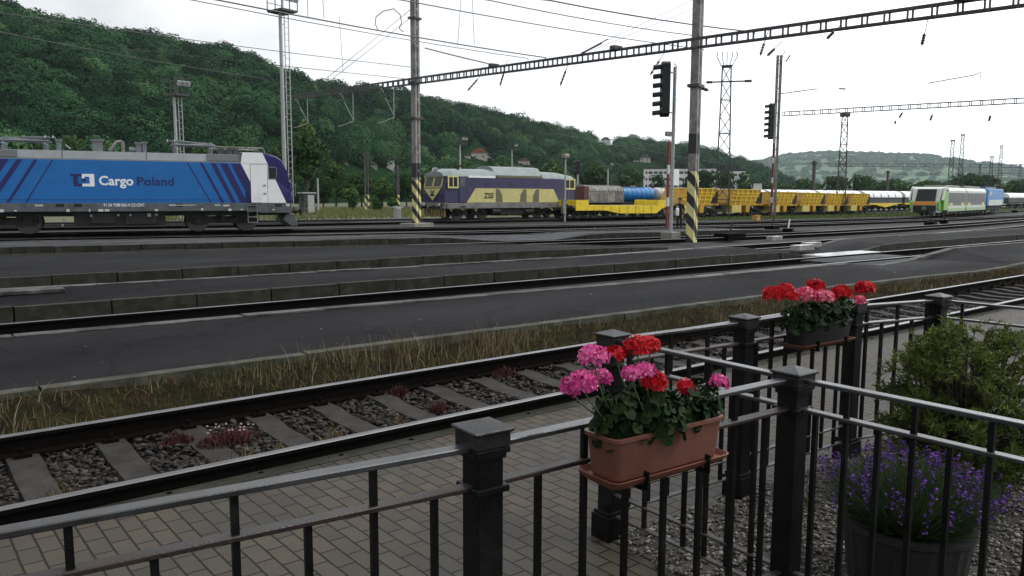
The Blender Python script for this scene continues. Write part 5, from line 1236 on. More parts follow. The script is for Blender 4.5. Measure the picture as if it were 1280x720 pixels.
def lattice_mast(px, py0, py1, Y, w0, w1, label, head=None, z0=0.0, mat=None):
    """four legged tapering lattice mast"""
    T = yp(px + (py0 < 100) * 1.5, py1, Y) ; h = T.z - z0; b = yp(px, py0, Y); M = mat or M_mastd
    r = empty('lattice_mast', (b.x, Y, z0), math.atan2(-b.x, Y), label, 'mast', 'lattice masts across the yard')
    for a, c in ((-1, -1), (1, -1), (1, 1), (-1, 1)): MB().bar((a * w0 / 2, c * w0 / 2, 0), (a * w1 / 2, c * w1 / 2, h), .12 if Y < 80 else .17).build('leg', M, r)
    mb = MB(); n = int(h / (w0 * 1.1)); 
    for k in range(n):
        for (a, c), (e, g) in (((-1, -1), (1, -1)), ((1, -1), (1, 1)), ((1, 1), (-1, 1)), ((-1, 1), (-1, -1))):
            t0, t1 = k / n, (k + 1) / n; wa = (w0 + (w1 - w0) * t0) / 2; wb = (w0 + (w1 - w0) * t1) / 2
            if k % 2: a, c, e, g = e, g, a, c
            mb.bar((a * wa, c * wa, h * t0), (e * wb, g * wb, h * t1), .07 if Y < 80 else .1)
            if k % 2: mb.bar((a * wa, c * wa, h * t0), (e * wa, g * wa, h * t0), .06 if Y < 80 else .09)
    mb.build('bracing', M, r)
    if head: head(r, h, w1)
    return r
def fork_head(r, h, w):
    mb = MB(); mb.bar((-1.5, 0, h * .9), (1.7, 0, h * .9), .12); mb.box((0, 0, h), (.9, .9, .14))
    for x in (-.9, -.45, 0, .45, .9): mb.bar((x * .5, 0, h), (x, 0, h + .9), .07); mb.bar((x, 0, h + .9), (x * .9, .1, h + 1.3), .06)
    mb.build('mast_head', M_mastd, r)
    i_ = MB(); i_.cyl((-1.5, 0, h * .9), .12, .5, 'x', 8); i_.cyl((1.9, 0, h * .9), .12, .6, 'x', 8); i_.build('insulator', M_ins, r)
def lamp_head(r, h, w):
    mb = MB(); mb.box((0, 0, h), (1.5, 1.5, .12)); mb.bar((-.7, -.7, h + .8), (.7, -.7, h + .8), .05); mb.bar((-.7, .7, h + .8), (.7, .7, h + .8), .05)
    for a, c in ((-.7, -.7), (.7, -.7), (.7, .7), (-.7, .7)): mb.bar((a, c, h), (a, c, h + .8), .05)
    mb.build('platform', M_mastd, r)
    for x in (-.5, 0, .5): MB().box((x, -.75, h + .5), (.36, .3, .4), 0, 0, .4).build('floodlight', M_galv, r)
def plain_head(r, h, w): MB().box((0, 0, h), (w + .5, w + .5, .3)).build('mast_head', M_mastd, r)
lattice_mast(902, 272, 82, 46.2, 1.25, .75, 'tall lattice mast with a forked insulator head in front of the yellow hoppers', fork_head)
lattice_mast(1050, 267, 143, 47.0, .95, .55, 'slim lattice mast under the second portal beam, in front of the yellow hoppers', plain_head)
for px, py1, Y, w, hd_, lb in ((1186, 175, 95, 1.3, plain_head, 'far lattice mast with a flat lamp head behind the green railcar, left of two'), (1198, 168, 98, 1.3, plain_head, 'far lattice mast, taller right one of a close pair behind the green railcar'), (1236, 196, 118, 1.4, plain_head, 'faint lattice mast beyond the blue and white locomotive, left of two'), (1247, 182, 120, 1.3, plain_head, 'faint lattice mast beyond the blue and white locomotive, right of two'), (1272, 206, 150, 1.6, plain_head, 'faint low lattice mast at the right edge'), (1222, 206, 140, .9, plain_head, 'faint thin mast between the two far pairs of lattice masts')):
    lattice_mast(px, 252, py1, Y, w, w * .5, lb, hd_)

def tube_tower(px, ptop, Y, label, ladder=True, z0=-.1, r=.16, head=True, extra=1.0):
    p = yp(px, ptop, Y); h = p.z - z0; t = empty('floodlight_tower', (p.x, Y, z0), R_(15), label, 'lighting tower', 'floodlight towers of the yard')
    MB().tube([(0, 0, 0), (0, 0, h)], [r, r * .8], 12).build('pole', M_galv, t, smooth=True)
    if ladder:
        mb = MB(); x0, x1 = r + .18, r + .18 + .55 * extra
        for x in (x0, x1): mb.bar((x, 0, 0), (x, 0, h), .05)
        z = .4
        while z < h: mb.bar((x0, 0, z), (x1, 0, z), .025); z += .42
        z = 1.0
        while z < h: mb.bar((0, 0, z), (x0, 0, z), .04); z += 2.1
        mb.build('ladder', M_galv, t)
    if head:
        mb = MB(); mb.box((.2, 0, h), (2.1 * extra, 1.6, .14)); s = 1.05 * extra
        for x in (.2 - s, .2, .2 + s):
            for y in (-.8, .8): mb.bar((x, y, h), (x, y, h + 1.15), .05)
        for y in (-.8, .8): mb.bar((.2 - s, y, h + 1.15), (.2 + s, y, h + 1.15), .05); mb.bar((.2 - s, y, h + .6), (.2 + s, y, h + .6), .04)
        mb.build('platform', M_mastd, t)
        for k in range(3): MB().box((.2 - s + .3 + k * .7 * extra, -.85, h + .8), (.26, .22, .34), 0, 0, .35).build('floodlight', M_galv, t)
    return t
tube_tower(350, 14, 54.5, 'tall tubular floodlight tower with a ladder, rising behind the cab of the blue locomotive', r=.15, extra=.62)
tube_tower(217.5, 119, 62, 'floodlight tower with a caged head and ladder behind the middle of the blue locomotive', extra=.5, r=.13)
tube_tower(575, 180, 110, 'small distant floodlight post above the front of the diesel locomotive', ladder=False, extra=.7)
tube_tower(760, 210, 130, 'small distant lamp post above the blue tank wagon', ladder=False, extra=.5, r=.22)
tube_tower(397, 223, 80, 'short pale lamp post on the meadow behind the grey cabinet', ladder=False, head=False, r=.11)
tube_tower(640, 187, 130, 'thin distant lamp post above the diesel roof', ladder=False, extra=.5)
# dark striped posts on the meadow
for px, pt, Y, lb in ((457.5, 189, 84, 'dark double mast with a yellow banded foot on the meadow'), (497, 205, 88, 'thin dark mast with a banded foot, right of the double mast on the meadow')):
    p = yp(px, pt, Y); r = empty('catenary_mast', (p.x, Y, -.1), 0, lb, 'catenary mast', 'portal masts of the overhead line')
    g = .18 if px < 480 else .09
    for s in (-1, 1): MB().box((s * g, 0, p.z / 2 + 1.0), (.14, .2, p.z - 2.0)).build('upright', M_mastd, r); MB().box((s * g, 0, .95), (.15, .21, 1.9)).build('striped_foot', M_stripe, r)

def signal(px0, head_t, head_b, base_px, base_py, hood, label, lamps=6, w=.6, bands=False, dx=0.0):
    b = gp(base_px, base_py, -.1); Y = b.y; zt = yp(px0, head_t, Y).z; zb = yp(px0, head_b, Y).z; hx = yp(px0, head_b, Y).x - b.x
    r = empty('light_signal', b, 0, label, 'railway signal', 'tall light signals')
    z0 = .1
    if bands: MB().tube([(0, 0, 0), (0, 0, zb - .1)], .085, 10).build('banded_post', M_bands, r); MB().tube([(0, 0, zb - .1), (0, 0, zt)], .07, 10).build('post', M_galv, r)
    else: MB().tube([(0, 0, 0), (0, 0, zt - .05)], .075, 10).build('post', M_galv, r)
    hh = zt + .1 - (zb + .1)
    h = MB().prism([(hx - w / 2, zb + .1 + .12), (hx - w / 2 + .12, zb + .1), (hx + w / 2 - .12, zb + .1), (hx + w / 2, zb + .22), (hx + w / 2, zt), (hx + w / 2 - .12, zt + .1), (hx - w / 2 + .12, zt + .1), (hx - w / 2, zt)], -.16, .16, 'y')
    M = Matrix.Rotation(R_(-126), 3, 'Z')
    h.v = [tuple(M @ Vector((v[0] - hx, v[1], v[2])) + Vector((hx, 0, 0))) for v in h.v]; ho = h.build('signal_head', M_black, r)
    for k in range(lamps):
        z = zt - hh * (k + .35) / lamps; rr = hh / lamps * .33
        c0 = Vector((hx, 0, z)) + M @ Vector((0, -.16, 0)); dr = (M @ Vector((0, -1, -.12))).normalized()
        MB().tube([c0, c0 + dr * .03], rr, 12).build('lamp', M_glass, ho)
        a = dr.cross(Vector((0, 0, 1))).normalized(); u = a.cross(dr); vs = []; n = 9                      # half-tube hood, open below
        for t in (0, hood):
            for th in (1.0, 1.12):
                for j in range(n):
                    q = math.pi * (-.12 + 1.24 * j / (n - 1)); vs.append(c0 + dr * (t * (1 if t == 0 else 1)) + a * math.cos(q) * rr * th + u * math.sin(q) * rr * th)
        fs = []
        for j in range(n - 1):
            fs += [(j, j + 1, 2 * n + j + 1, 2 * n + j), (n + j + 1, n + j, 3 * n + j, 3 * n + j + 1), (2 * n + j, 2 * n + j + 1, 3 * n + j + 1, 3 * n + j)]
        MB().add(vs, fs).build('lamp_hood', M_black, ho)
    mb = MB()
    for z in (zb + .3, zt - .3): mb.bar((0, 0, z), (hx, 0, z), .06)
    mb.build('head_bracket', M_galv, r)
    return r, b, zt, zb
s1, sb_, zt, zb = signal(830.5, 77, 146, 838, 300, .34, 'tall black six lamp signal on a slim grey post, nearest the twin channel mast', w=.56)
MB().box((0, 0, .1), (.62, .62, .5)).build('footing', M_base, s1, bevel=.02)
mb = MB(); mb.tube([(.14, .05, .3), (.14, .05, zt), (.0, .05, zt + .1)], .025, 6)
for z in np.arange(.8, zt, 1.3): mb.box((.07, .03, z), (.2, .05, .04))
mb.build('cable_pipe', M_galv, s1); MB().box((-.3, 0, zb - .6), (.34, .1, .2)).build('sign_plate', M_dgrey, s1); MB().box((.2, -.05, 2.7), (.34, .03, .7)).build('white_plate', M_white, s1)
mp = empty('banded_post', yp(833.5, 288, 30.5) * 1 + Vector((0, 0, 0)), 0, 'red and white banded post just behind the nearest signal', 'marker post'); mp.location.z = -.1
MB().box((0, 0, (yp(833, 174, 30.5).z + .1) / 2), (.15, .1, yp(833, 174, 30.5).z + .1)).build('post', M_bands, mp)
signal(963, 129, 174, 963.5, 271, .42, 'second tall black signal, on a red and white banded post before the yellow hoppers', lamps=6, w=.62, bands=True)
s3 = signal(722, 200, 218, 721.5, 271, .2, 'small black signal on a grey post between diesel locomotive and covered van', lamps=3, w=.42)[0]
# yard lamp with a light globe in front of the diesel
b = gp(706, 277, -.1); r = empty('yard_lamp', b, 0, 'slim grey yard lamp post in front of the rear end of the diesel locomotive', 'lamp post'); h = yp(706, 197, b.y).z + .1
MB().tube([(0, 0, 0), (0, 0, h)], [.075, .055], 8).build('pole', M_galv, r); MB().box((0, 0, h + .1), (.5, .4, .32)).build('lamp_head', M_steel, r, bevel=.06); mb = MB(); mb.box((-.2, -.1, 1.1), (.3, .2, 1.0)); mb.build('junction_box', M_steel, r)
b = gp(384, 268, -.1); r = empty('equipment_cabinet', b, .15, 'pale grey equipment cabinet with a flat lid right of the blue locomotive', 'cabinet')
MB().box((0, 0, 1.0), (1.25, .8, 2.0)).build('body', M_kerb_light, r, bevel=.03); MB().box((0, 0, 2.06), (1.5, 1.0, .12)).build('lid', M_galv, r); MB().box((.2, -.41, 1.0), (.7, .03, 1.7)).build('door', M_galv, r)
b = gp(497, 274, -.1); r = empty('point_motor', b, .1, 'small pale track side box with a lever, left of the first striped mast', 'point machine')
MB().box((0, 0, .45), (.5, .4, .9)).build('box', M_galv, r, bevel=.03); MB().box((0, 0, .95), (1.0, .15, .1)).build('lever', M_galv, r)
b = gp(945, 278, -.15); r = empty('marker_box', b, .1, 'small orange box on the ground in front of the yellow hoppers', 'box'); M_ochre = mk('ochre_box_paint', (.38, .22, .05), .7, 0, .2, 5); MB().box((0, 0, .25), (.6, .4, .5)).build('body', M_ochre, r, bevel=.04); MB().box((0, 0, .52), (.66, .46, .05)).build('lid', M_ochre, r)
for i, (px, py, w) in enumerate([(912, 300, .8), (965, 289, .5), (1163, 283, .6), (1180, 280, .5), (1268, 266, .6), (985, 293, .5)]):
    b = gp(px, py, -.15); r = empty('point_machine', b, .1 * i, ['low rusty point machine right of the nearest striped mast', 'small dark point lantern at the foot of the red banded signal', 'dark point lantern in front of the green railcar nose', 'dark point lantern just right of the green railcar nose', 'dark point lantern at the far right', 'pale point lever on the throat tracks'][i], 'point machine', 'point machines among the tracks')
    MB().box((0, 0, .16), (w * 1.6, w, .3)).build('case', M_rail_side, r, bevel=.03); MB().bar((0, 0, .3), (.15 if i != 5 else .7, 0, .75), .06).build('lever', M_galv if i == 5 else M_dark, r)
    if i in (2, 3, 4): MB().box((.15, 0, .85), (.3, .3, .3)).build('lantern', M_black, r)

# ------------------------------------------------------------------ overhead wires
def wire(pts, label, r=.016, sag=.0, drops=None):
    o = empty('overhead_wire', pts[0], 0, label, 'wire', 'overhead wires')
    L_ = [Vector(p) - Vector(pts[0]) for p in pts]; out = []
    for a, b in zip(L_, L_[1:]):
        for k in range(6): t = k / 6; out.append(a.lerp(b, t) + Vector((0, 0, -sag * 4 * t * (1 - t))))
    out.append(L_[-1]); MB().tube(out, r, 5).build('wire', M_wire, o); return o
def w2(a, b, za, zb, label, r=.016, sag=.05, ext0=.0, ext1=.0):
    A, B = gp(*a, za), gp(*b, zb); return wire([A + (A - B) * ext0, A, B, B + (B - A) * ext1], label, r, sag)
w2((272, 0), (682, 72), 9.0, 9.0, 'thick carrying wire from the top left sloping down to the portal beam', .03, .1, .8)
w2((240, 0), (660, 73), 8.7, 8.7, 'second wire just below the thick carrying wire', .018, .1, .8)
w2((0, 16), (515, 84), 10, 10, 'wire crossing the wooded hill from the left edge to the first striped mast', .02, .1, .3)
w2((0, 40), (330, 98), 9, 9, 'faint wire low over the dark hillside at the left', .016, .1, .3)
w2((360, 83), (520, 100), 10, 9.5, 'lower wire reaching the portal beam at the first striped mast', .02, .0, 1.5)
w2((502, 0), (880, 62), 9, 9, 'wire from the top middle passing above the nearest signal', .022, .1, .5)
w2((610, 0), (872, 45), 9, 9, 'upper wire ending at the nearest striped mast', .022, .1, .5)
w2((685, 0), (943, 40), 9, 9, 'thick wire entering from the top, ending right of the nearest striped mast', .03, .1, .5)
w2((531, 60), (617, 81), 9.6, 9.4, 'short thick feeder from the first striped mast to the portal beam', .035, .02)
wire([yp(408, 98, 40), yp(513, 12, 40)], 'steep diagonal stay wire left of the first striped mast, upper', .016); wire([yp(416, 98, 40), yp(516, 20, 40)], 'steep diagonal stay wire left of the first striped mast, lower', .016)
wire([yp(760, 50, 20), yp(866, 0, 20), yp(900, -16, 20)], 'diagonal stay wire running up to the top of the nearest striped mast', .01)
wire([yp(742, 62, 20), yp(866, 11, 20)], 'second diagonal stay wire below the first one at the nearest striped mast', .01)
for i, (a, b, c, d, Y) in enumerate([(577, 0, 572, 56, 30), (590, 0, 593, 56, 30), (424, 31, 429, 90, 35), (384, 0, 385, 21, 30), (403, 0, 405, 23, 30)]):
    wire([yp(a, b - 10, Y), yp(c, d, Y)], ['left one of two thin droppers above the portal beam', 'right one of two thin droppers above the portal beam', 'long dropper left of the first striped mast', 'left short dropper at the top left', 'right short dropper at the top left'][i], .012)
lp = [(473, 39), (469, 30), (470, 21), (479, 14), (492, 11), (500, 18), (502, 28), (499, 36), (505, 40)]
wire([yp(x, y, 33) for x, y in lp], 'looped jumper cable hanging on the carrying wire', .022)
for i, (a, b, c, d) in enumerate([((990, 112), (1060, 132), 8, 9), ((980, 160), (1290, 178), 7, 7), ((1010, 190), (1290, 196), 7, 7), ((900, 165), (1290, 200), 7, 7), ((690, 166), (905, 205), 7, 7)]):
    w2(a, b, c, d, ['short wire from the second mast towards the right', 'thin wire below the second portal beam', 'faint wire above the far hill, lower', 'faint wire crossing the sky to the right', 'faint wire above the valley hill behind the nearest signal'][i], .014, .05, .0, .1)

# ------------------------------------------------------------------ the man on the fourth platform
M_suit = mk('dark_suit', (.008, .009, .014), .8, 0, .3, 8); M_skin = mk('skin', (.32, .17, .12), .55, 0, .1, 8); M_hair = mk('dark_hair', (.015, .01, .008), .7); M_bag = mk('white_bag', (.7, .7, .68), .7, 0, .1, 6)
def person(loc, rz, scale, label):
    root = empty('person', loc, rz, label, 'person'); root.scale = (scale,) * 3
    J = {'pel': (0, 0, .95, .15, .11), 'wai': (0, 0, 1.1, .135, .10), 'che': (0, .0, 1.3, .165, .11), 'nec': (0, .0, 1.47, .06, .06), 'hd0': (0, -.01, 1.56, .075, .085), 'hd1': (0, -.015, 1.66, .085, .1), 'hd2': (0, -.01, 1.74, .06, .07),
         'shL': (.18, 0, 1.40, .07, .07), 'elL': (.25, .03, 1.13, .05, .05), 'wrL': (.23, -.08, .90, .036, .036), 'haL': (.23, -.11, .82, .036, .025),
         'shR': (-.18, 0, 1.40, .07, .07), 'elR': (-.25, -.02, 1.13, .05, .05), 'wrR': (-.2, -.2, 1.02, .036, .036), 'haR': (-.17, -.27, 1.03, .034, .026),
         'hiL': (.09, 0, .88, .1, .1), 'knL': (.1, -.02, .5, .07, .07), 'anL': (.1, .03, .09, .05, .05), 'toL': (.11, -.12, .045, .045, .04),
         'hiR': (-.09, 0, .88, .1, .1), 'knR': (-.1, -.03, .5, .07, .07), 'anR': (-.11, .02, .09, .05, .05), 'toR': (-.13, -.13, .045, .045, .04)}
    E_ = [('pel', 'wai'), ('wai', 'che'), ('che', 'nec'), ('nec', 'hd0'), ('hd0', 'hd1'), ('hd1', 'hd2')]
    for s in 'LR': E_ += [('che', 'sh' + s), ('sh' + s, 'el' + s), ('el' + s, 'wr' + s), ('wr' + s, 'ha' + s), ('pel', 'hi' + s), ('hi' + s, 'kn' + s), ('kn' + s, 'an' + s), ('an' + s, 'to' + s)]
    nm = list(J); me = bpy.data.meshes.new('b'); me.from_pydata([J[k][:3] for k in nm], [(nm.index(a), nm.index(b)) for a, b in E_], [])
    o = bpy.data.objects.new('b', me); COL.objects.link(o); sk_ = o.modifiers.new('s', 'SKIN')
    for i, k in enumerate(nm): me.skin_vertices[0].data[i].radius = J[k][3:5]
    me.skin_vertices[0].data[0].use_root = True
    sb2 = o.modifiers.new('u', 'SUBSURF'); sb2.levels = 2; sb2.render_levels = 2
    dg = bpy.context.evaluated_depsgraph_get(); dg.update(); m2_ = bpy.data.meshes.new_from_object(o.evaluated_get(dg)); bpy.data.objects.remove(o)
    m2_.name = 'body'; m2_.materials.clear()
    for q in (M_suit, M_skin): m2_.materials.append(q)
    for p in m2_.polygons:
        c = p.center; p.material_index = 1 if (c.z > 1.49 or (abs(c.x) > .14 and c.z < .89 and c.z > .7) or (c.y < -.23 and c.z > .9 and c.x < 0)) else 0; p.use_smooth = True
    body = bpy.data.objects.new('body', m2_); COL.objects.link(body); body.parent = root
    mb = MB(); mb.lathe([(.02, .12), (.07, .105), (.098, .05), (.1, 0), (.092, -.05)], (0, .012, 1.7), 14); mb.build('hair', M_hair, root, smooth=True)
    mb = MB(); mb.tube([(0, -.1, 1.66), (0, -.128, 1.635), (0, -.1, 1.625)], .014, 6); mb.cyl((-.09, 0, 1.65), .025, .02, 'x', 8); mb.cyl((.09, 0, 1.65), .025, .02, 'x', 8); mb.build('face', M_skin, root)
    return root
pb = gp(849, 288.5, -.05)
person(pb, R_(-70), .98, 'man in a dark suit walking beside the striped mast with a white bag')
bag = empty('bag', pb + Vector((-.21, -.02, .80)), .3, 'white bag carried by the man in the dark suit', 'bag'); MB().prism([(-.11, 0), (.11, 0), (.13, .36), (.09, .42), (-.09, .42), (-.13, .36)], -.06, .06, 'y').build('sack', M_bag, bag, bevel=.03); MB().tube([(-.06, 0, .4), (-.04, 0, .54), (.04, 0, .54), (.06, 0, .4)], .012, 6).build('handle', M_bag, bag)
HAZE = .000075
# ------------------------------------------------------------------ hills
def hill(name, cols, ridge_px, foot, ridge, off, mat, prof=1.25, rows=26, back=1.2, wob=0.0):
    """terrain fan: for each sight column a slope from the foot distance to the ridge distance and down again behind"""
    V, F = [], []; n = len(cols)
    for x in cols:
        d = ray(x, 246.0); h = math.hypot(d[0], d[1]); u = (d[0] / h, d[1] / h); f, r = foot(x), ridge(x)
        zr = hp(x, ridge_px(x), r).z - off(x)
        for k in range(rows + 6):
            if k <= rows:
                t = k / rows; q = f + (r - f) * t; z = -.3 + (zr + .3) * (t ** prof * .55 + .45 * math.sin(t * math.pi / 2) ** 1.6)
                z += wob * math.sin(t * math.pi) * (math.sin(x * .021 + q * .02) + .6 * math.sin(x * .05 - q * .031))
            else: t = (k - rows) / 6; q = r + (r * back - r) * t; z = zr * (1 - .55 * t)
            V.append((u[0] * q, u[1] * q, z))
    m_ = rows + 6
    F = [(i * m_ + k, (i + 1) * m_ + k, (i + 1) * m_ + k + 1, i * m_ + k + 1) for i in range(n - 1) for k in range(m_ - 1)]
    o = raw(name, np.array(V), np.array(F), 4, mat, smooth=True); tag(o, kind='structure')
    return np.array(V).reshape(n, m_, 3)
RX = [-400, -200, 0, 60, 115, 164, 230, 295, 344, 393, 450, 510, 535, 579, 626, 672, 719, 757, 781, 826, 852, 893, 923, 945, 975, 1010]
RY = [-20, -12, 10, 24, 33, 43, 56, 67, 85, 102, 112, 117, 123, 134, 144, 153, 166, 172, 174, 179, 181, 190, 200, 208, 222, 240]
ridge1 = lambda x: float(np.interp(x, RX, RY))
foot1 = lambda x: float(np.interp(x, [-400, 0, 400, 700, 950], [135, 140, 175, 330, 520]))
dist1 = lambda x: float(np.interp(x, [-400, 0, 400, 700, 950], [430, 440, 500, 760, 980]))
M_forest_floor = mk('forest_floor', (.010, .026, .010), 1.0, 0, .4, .05, 0, spec=0)
H1 = hill('hillside', np.arange(-400, 1011, 15), ridge1, foot1, dist1, lambda x: 8.0, M_forest_floor, 1.1, wob=3.0)
RX2 = [840, 900, 930, 960, 985, 1020, 1050, 1100, 1150, 1190, 1230, 1280, 1340, 1420, 1600]
RY2 = [214, 208, 205, 198, 193, 191, 190.5, 192, 194, 199, 205, 211, 218, 226, 236]
ridge2 = lambda x: float(np.interp(x, RX2, RY2))
M_far = mk('far_hill_woods', (.05, .115, .05), .95, 0, .5, .006, 0, dirt=(.085, .12, .05), dirt_at=.54)
H2 = hill('far_hill', np.arange(840, 1610, 12), ridge2, lambda x: 2800., lambda x: 4600., lambda x: 7.0, M_far, .95, wob=6.0)

C1 = np.arange(-400, 1011, 15)
def meets(px, py, D):                    # distance at which a sight line meets the hillside
    i = int(np.clip(np.searchsorted(C1, px), 1, len(C1) - 1)); prof_ = H1[i]
    for k in range(1, 27):
        q = math.hypot(prof_[k, 0], prof_[k, 1]); p_ = hp(px, py, q)
        if prof_[k, 2] >= p_.z:
            q0 = math.hypot(prof_[k - 1, 0], prof_[k - 1, 1]); a_ = hp(px, py, q0).z - prof_[k - 1, 2]; b_ = prof_[k, 2] - p_.z
            return q0 + (q - q0) * a_ / (a_ + b_ + 1e-9)
    return D
# ------------------------------------------------------------------ woods on the hills (one mass of crowns)
M_wood = tinted('woodland_leaf', [(.006, .024, .012), (.012, .041, .019), (.020, .062, .026), (.034, .090, .035), (.062, .13, .046)], .9, .08, .12)
def crowns(name, pos, rad, hgt, ncard, card, mat, tint, parent=None, kind=None, core=.78, jit=.75):
    """leafy crowns: a bumpy core coloured darker as painted inner shade and a shell of leaf-clump faces turned every way, with lobes and gaps"""
    n = len(pos)
    cv = np.repeat(ICO_V[None], n, 0) * rng.uniform(.65, 1.05, (n, 12, 1)) * core
    cv = cv * np.stack([rad, rad, hgt], 1)[:, None] + pos[:, None]; cf = (ICO_F[None] + 12 * np.arange(n)[:, None, None]).reshape(-1, 3)
    d = rng.normal(0, 1, (n, ncard, 3)); d[..., 2] = np.where(d[..., 2] < -.35, -d[..., 2], d[..., 2]); d /= np.linalg.norm(d, axis=-1, keepdims=True)
    lobe = rng.normal(0, 1, (n, 7, 3)); lobe /= np.linalg.norm(lobe, axis=-1, keepdims=True)
    lb = np.max(np.einsum('nci,nli->ncl', d, lobe), -1)
    q = (.66 + .42 * np.clip((lb - .45) / .5, 0, 1)) * rng.uniform(.86, 1.08, (n, ncard))
    c = d * q[..., None] * np.stack([rad, rad, hgt], 1)[:, None] + pos[:, None]
    nn = d + rng.normal(0, jit, d.shape); nn /= np.linalg.norm(nn, axis=-1, keepdims=True)
    a = np.cross(nn, rng.normal(0, 1, nn.shape)); a /= np.linalg.norm(a, axis=-1, keepdims=True); b = np.cross(nn, a)
    s = (card * rng.uniform(.6, 1.3, (n, ncard)))[..., None] * (rad / np.mean(rad))[:, None, None] ** .5
    Q = np.stack([c - a * s - b * s * .35, c + a * s * .2 - b * s, c + a * s + b * s * .3, c - a * s * .15 + b * s], 2)
    m_ = n * ncard; V = np.concatenate([cv.reshape(-1, 3), Q.reshape(-1, 3)])
    # triangulate everything so one face size serves
    base = n * 12; qi = base + np.arange(m_ * 4).reshape(-1, 4); tri = np.concatenate([qi[:, [0, 1, 2]], qi[:, [0, 2, 3]]], 1).reshape(-1, 3)
    T = np.concatenate([np.repeat(np.clip(tint - .35, 0, 1), 20), np.repeat(np.clip(tint[:, None] + rng.normal(0, .10, (n, ncard)), 0, 1).reshape(-1), 2)])  # core faces get a lower tint: crown shade put into the colour
    o = raw(name, V, np.concatenate([cf, tri]), 3, mat, parent, tint=T)
    if kind: tag(o, kind=kind)
    return o
def on_hill(H, cols, x, t):
    rows = 26; i = np.clip(np.searchsorted(cols, x) - 1, 0, len(cols) - 2); fx = (x - cols[i]) / (cols[i + 1] - cols[i])
    k = np.clip((t * rows).astype(int), 0, rows - 1); fk = t * rows - k
    g = lambda a, b: H[i + a, k + b]
    return ((g(0, 0) * (1 - fx)[:, None] + g(1, 0) * fx[:, None]) * (1 - fk)[:, None] + (g(0, 1) * (1 - fx)[:, None] + g(1, 1) * fx[:, None]) * fk[:, None])
cols1 = np.arange(-400, 1011, 15); n = 2600
x = rng.uniform(-230, 985, n); t = np.clip(rng.random(n) ** .8, 0, 1); t[:420] = rng.uniform(.93, 1.0, 420)
p = on_hill(H1, cols1, x, t); dist = np.hypot(p[:, 0], p[:, 1])
big = rng.normal(0, .33, n); pat = .5 * np.sin(p[:, 0] * .017 + 1.3) * np.sin(p[:, 1] * .021) 
rad = rng.uniform(3.6, 7.0, n) * (1 + .0004 * dist); hg_ = rad * rng.uniform(.8, 1.15, n)
# leave clearings where houses stand
HOUSES = [(604, 196, 420), (584, 197, 425), (664, 203, 522), (652, 204, 520), (484, 205, 300), (464, 208, 296), (428, 205, 300), (806, 200, 640), (793, 201, 645), (820, 198, 650), (757, 177, 800), (600, 180, 480)]
keep = np.ones(n, bool)
px_ = np.array([proj(q) for q in p + np.array([0, 0, 3.0])])
for hx, hy, hd_ in HOUSES:
    hd_ = meets(hx, hy + 4, hd_)
    rp = rad * F_PX / dist
    keep &= ~((np.abs(px_[:, 0] - hx) < 9 + rp * .75) & (px_[:, 1] > hy - 9) & (px_[:, 1] < hy + 4 + rp * .8) & (dist < hd_ + 3))
keep &= ~((px_[:, 0] > 795) & (px_[:, 0] < 935) & (px_[:, 1] > 208) & (dist < 700))
p, rad, hg_, t, big, pat = p[keep], rad[keep], hg_[keep], t[keep], big[keep], pat[keep]
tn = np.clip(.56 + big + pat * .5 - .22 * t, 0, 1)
pc = p + np.stack([0 * rad, 0 * rad, hg_ * .35], 1); dist = dist[keep]
for lo, hi, nc, cs, nm in ((0, 235, 1500, .22, 'lower_slope_woods'), (235, 380, 900, .31, 'hillside_woods'), (380, 5000, 560, .45, 'ridge_woods')):
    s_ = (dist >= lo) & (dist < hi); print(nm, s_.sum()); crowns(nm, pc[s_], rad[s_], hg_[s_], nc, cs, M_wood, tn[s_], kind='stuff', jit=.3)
cols2 = np.arange(840, 1610, 12); n = 1500
x = rng.uniform(850, 1400, n); t = rng.random(n); t[:330] = 1.0; t[330:700] = rng.uniform(.55, .8, 370)
p = on_hill(H2, cols2, x, np.minimum(t, .999)); rad = rng.uniform(9, 22, n); M_woodf = tinted('far_woodland_leaf', [(.022, .065, .03), (.04, .10, .042), (.06, .135, .052)], .9, .1)
crowns('far_woods', p, rad, rad * .7, 40, 6.5, M_woodf, rng.random(n), kind='stuff', core=.9)

